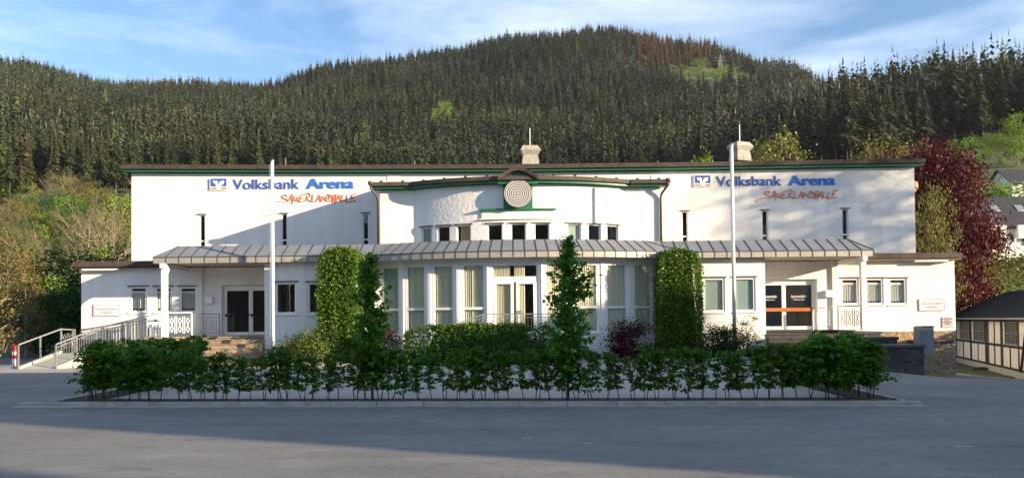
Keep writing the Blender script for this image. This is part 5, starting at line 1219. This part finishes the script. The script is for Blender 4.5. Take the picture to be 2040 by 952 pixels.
# grass tufts, weeds and worn marks
for px, py in ((1795, 803), (120, 806)):
    p = gpt(px, py); rg = np.random.default_rng(px); c = np.c_[p.x+rg.normal(size=90)*.13, p.y+rg.normal(size=90)*.08, .02+rg.random(90)*.07]; v, f = leafquads(c, .07, 0, rg, .25)
    o = link(bpy.data.objects.new('weed', npmesh('weed', v-np.array(p), f, [l_horn]))); o.location = p; tag(o, 'small tuft of weeds at the %s end of the kerb' % ('right' if px > 1000 else 'left'), 'weed')
for px, py, wd in ((854, 838, 32), (1170, 883, 20), (1920, 889, 38), (1050, 872, 20)):
    p = gpt(px, py); w2 = wd/2/F*p.y; b = MB(); z = gh(p.x, p.y)+.005; b.quad((p.x-w2, p.y-.04, z), (p.x+w2*.9, p.y-.05, z), (p.x+w2, p.y+.03, z), (p.x-w2*.8, p.y+.05, z)); tag(b.build('painted_mark', m_paint), kind='structure')

# ------------------------------------------------------------------ neighbouring buildings out of frame that shade the yard
def neighbour(x0, x1, y0, y1, h, hr, label):
    e = empty('neighbour_house', ((x0+x1)/2, (y0+y1)/2, 0), label, 'house')
    MB().box(x0, x1, y0, y1, -1, h).build('wall', m_wallgrey, e)
    b = MB(); ym = (y0+y1)/2; b.add([(x0, y0, h+.002), (x1, y0, h+.002), (x1, y1, h+.002), (x0, y1, h+.002), (x0, ym, hr), (x1, ym, hr)], [(0, 1, 5, 4), (2, 3, 4, 5), (0, 4, 3), (1, 2, 5), (0, 3, 2, 1)]); b.build('roof', m_slate, e)
neighbour(27, 66, -2.46, 5.4, 12.6, 12.9, 'tall pale house to the right of the yard that casts the long shadow')
neighbour(27, 34, -30, -8.8, 12, 13, 'second pale house behind the viewer on the right of the yard')
T_tall = [('trunk', trunkmesh(17, .3, m_bark)), treemesh(70, 18.5, 4.2, .3, .58, 46, 75, .30, .66, l_deep)[1]]
e = empty('shade_block', (75, 2, 0), 'added tall blank block right of the yard, unseen, shading the right steps', 'building')  # added unseen block, shaped to shade the right steps and lower front
b = MB(); b.box(60, 92, -2, 5.4, -1, 15.0); b.build('wall', m_wallgrey, e); b = MB(); b.box(62.3, 68.2, -1, 5.2, 15.002, 16.9); b.build('shade_block_top', m_slate, e)
inst('shade_hedge', (23.6, 30.6, -1.3), clipped(8, 1.2, 6.6, 3.2, 7000, l_hedge, leaf=.14), 0, (1, 1, 1), 'added unseen hedge past the right corner of the hall, shading the stone base', 'hedge')  # added out of view to keep the sun off the right stone base
for x_, y_, s, k_ in ((46.5, 24.2, 1., 0), (51.5, 22.6, 1.0, 1)):
    inst('roadside_tree', (x_, y_, 0), T_tall, k_*2, (s, s, s), 'tall %s tree right of the yard, outside the picture' % ('nearer' if k_ else 'farther'), 'tree')

# ------------------------------------------------------------------ thin evening haze over the valley
hz_ = MB(); hz_.box(-1600, 1600, -900, 1500, -3.2, 330)
hm = bpy.data.materials.new('haze'); hm.use_nodes = True; hn = hm.node_tree; hn.nodes.remove(hn.nodes['Principled BSDF'])
pv = N(hn, 'ShaderNodeVolumePrincipled'); pv.inputs['Color'].default_value = (.80, .86, 1, 1); pv.inputs['Density'].default_value = .00006; pv.inputs['Anisotropy'].default_value = .2
L(hn, pv.outputs[0], hn.nodes['Material Output'].inputs['Volume'])
tag(hz_.build('haze', hm), kind='stuff')
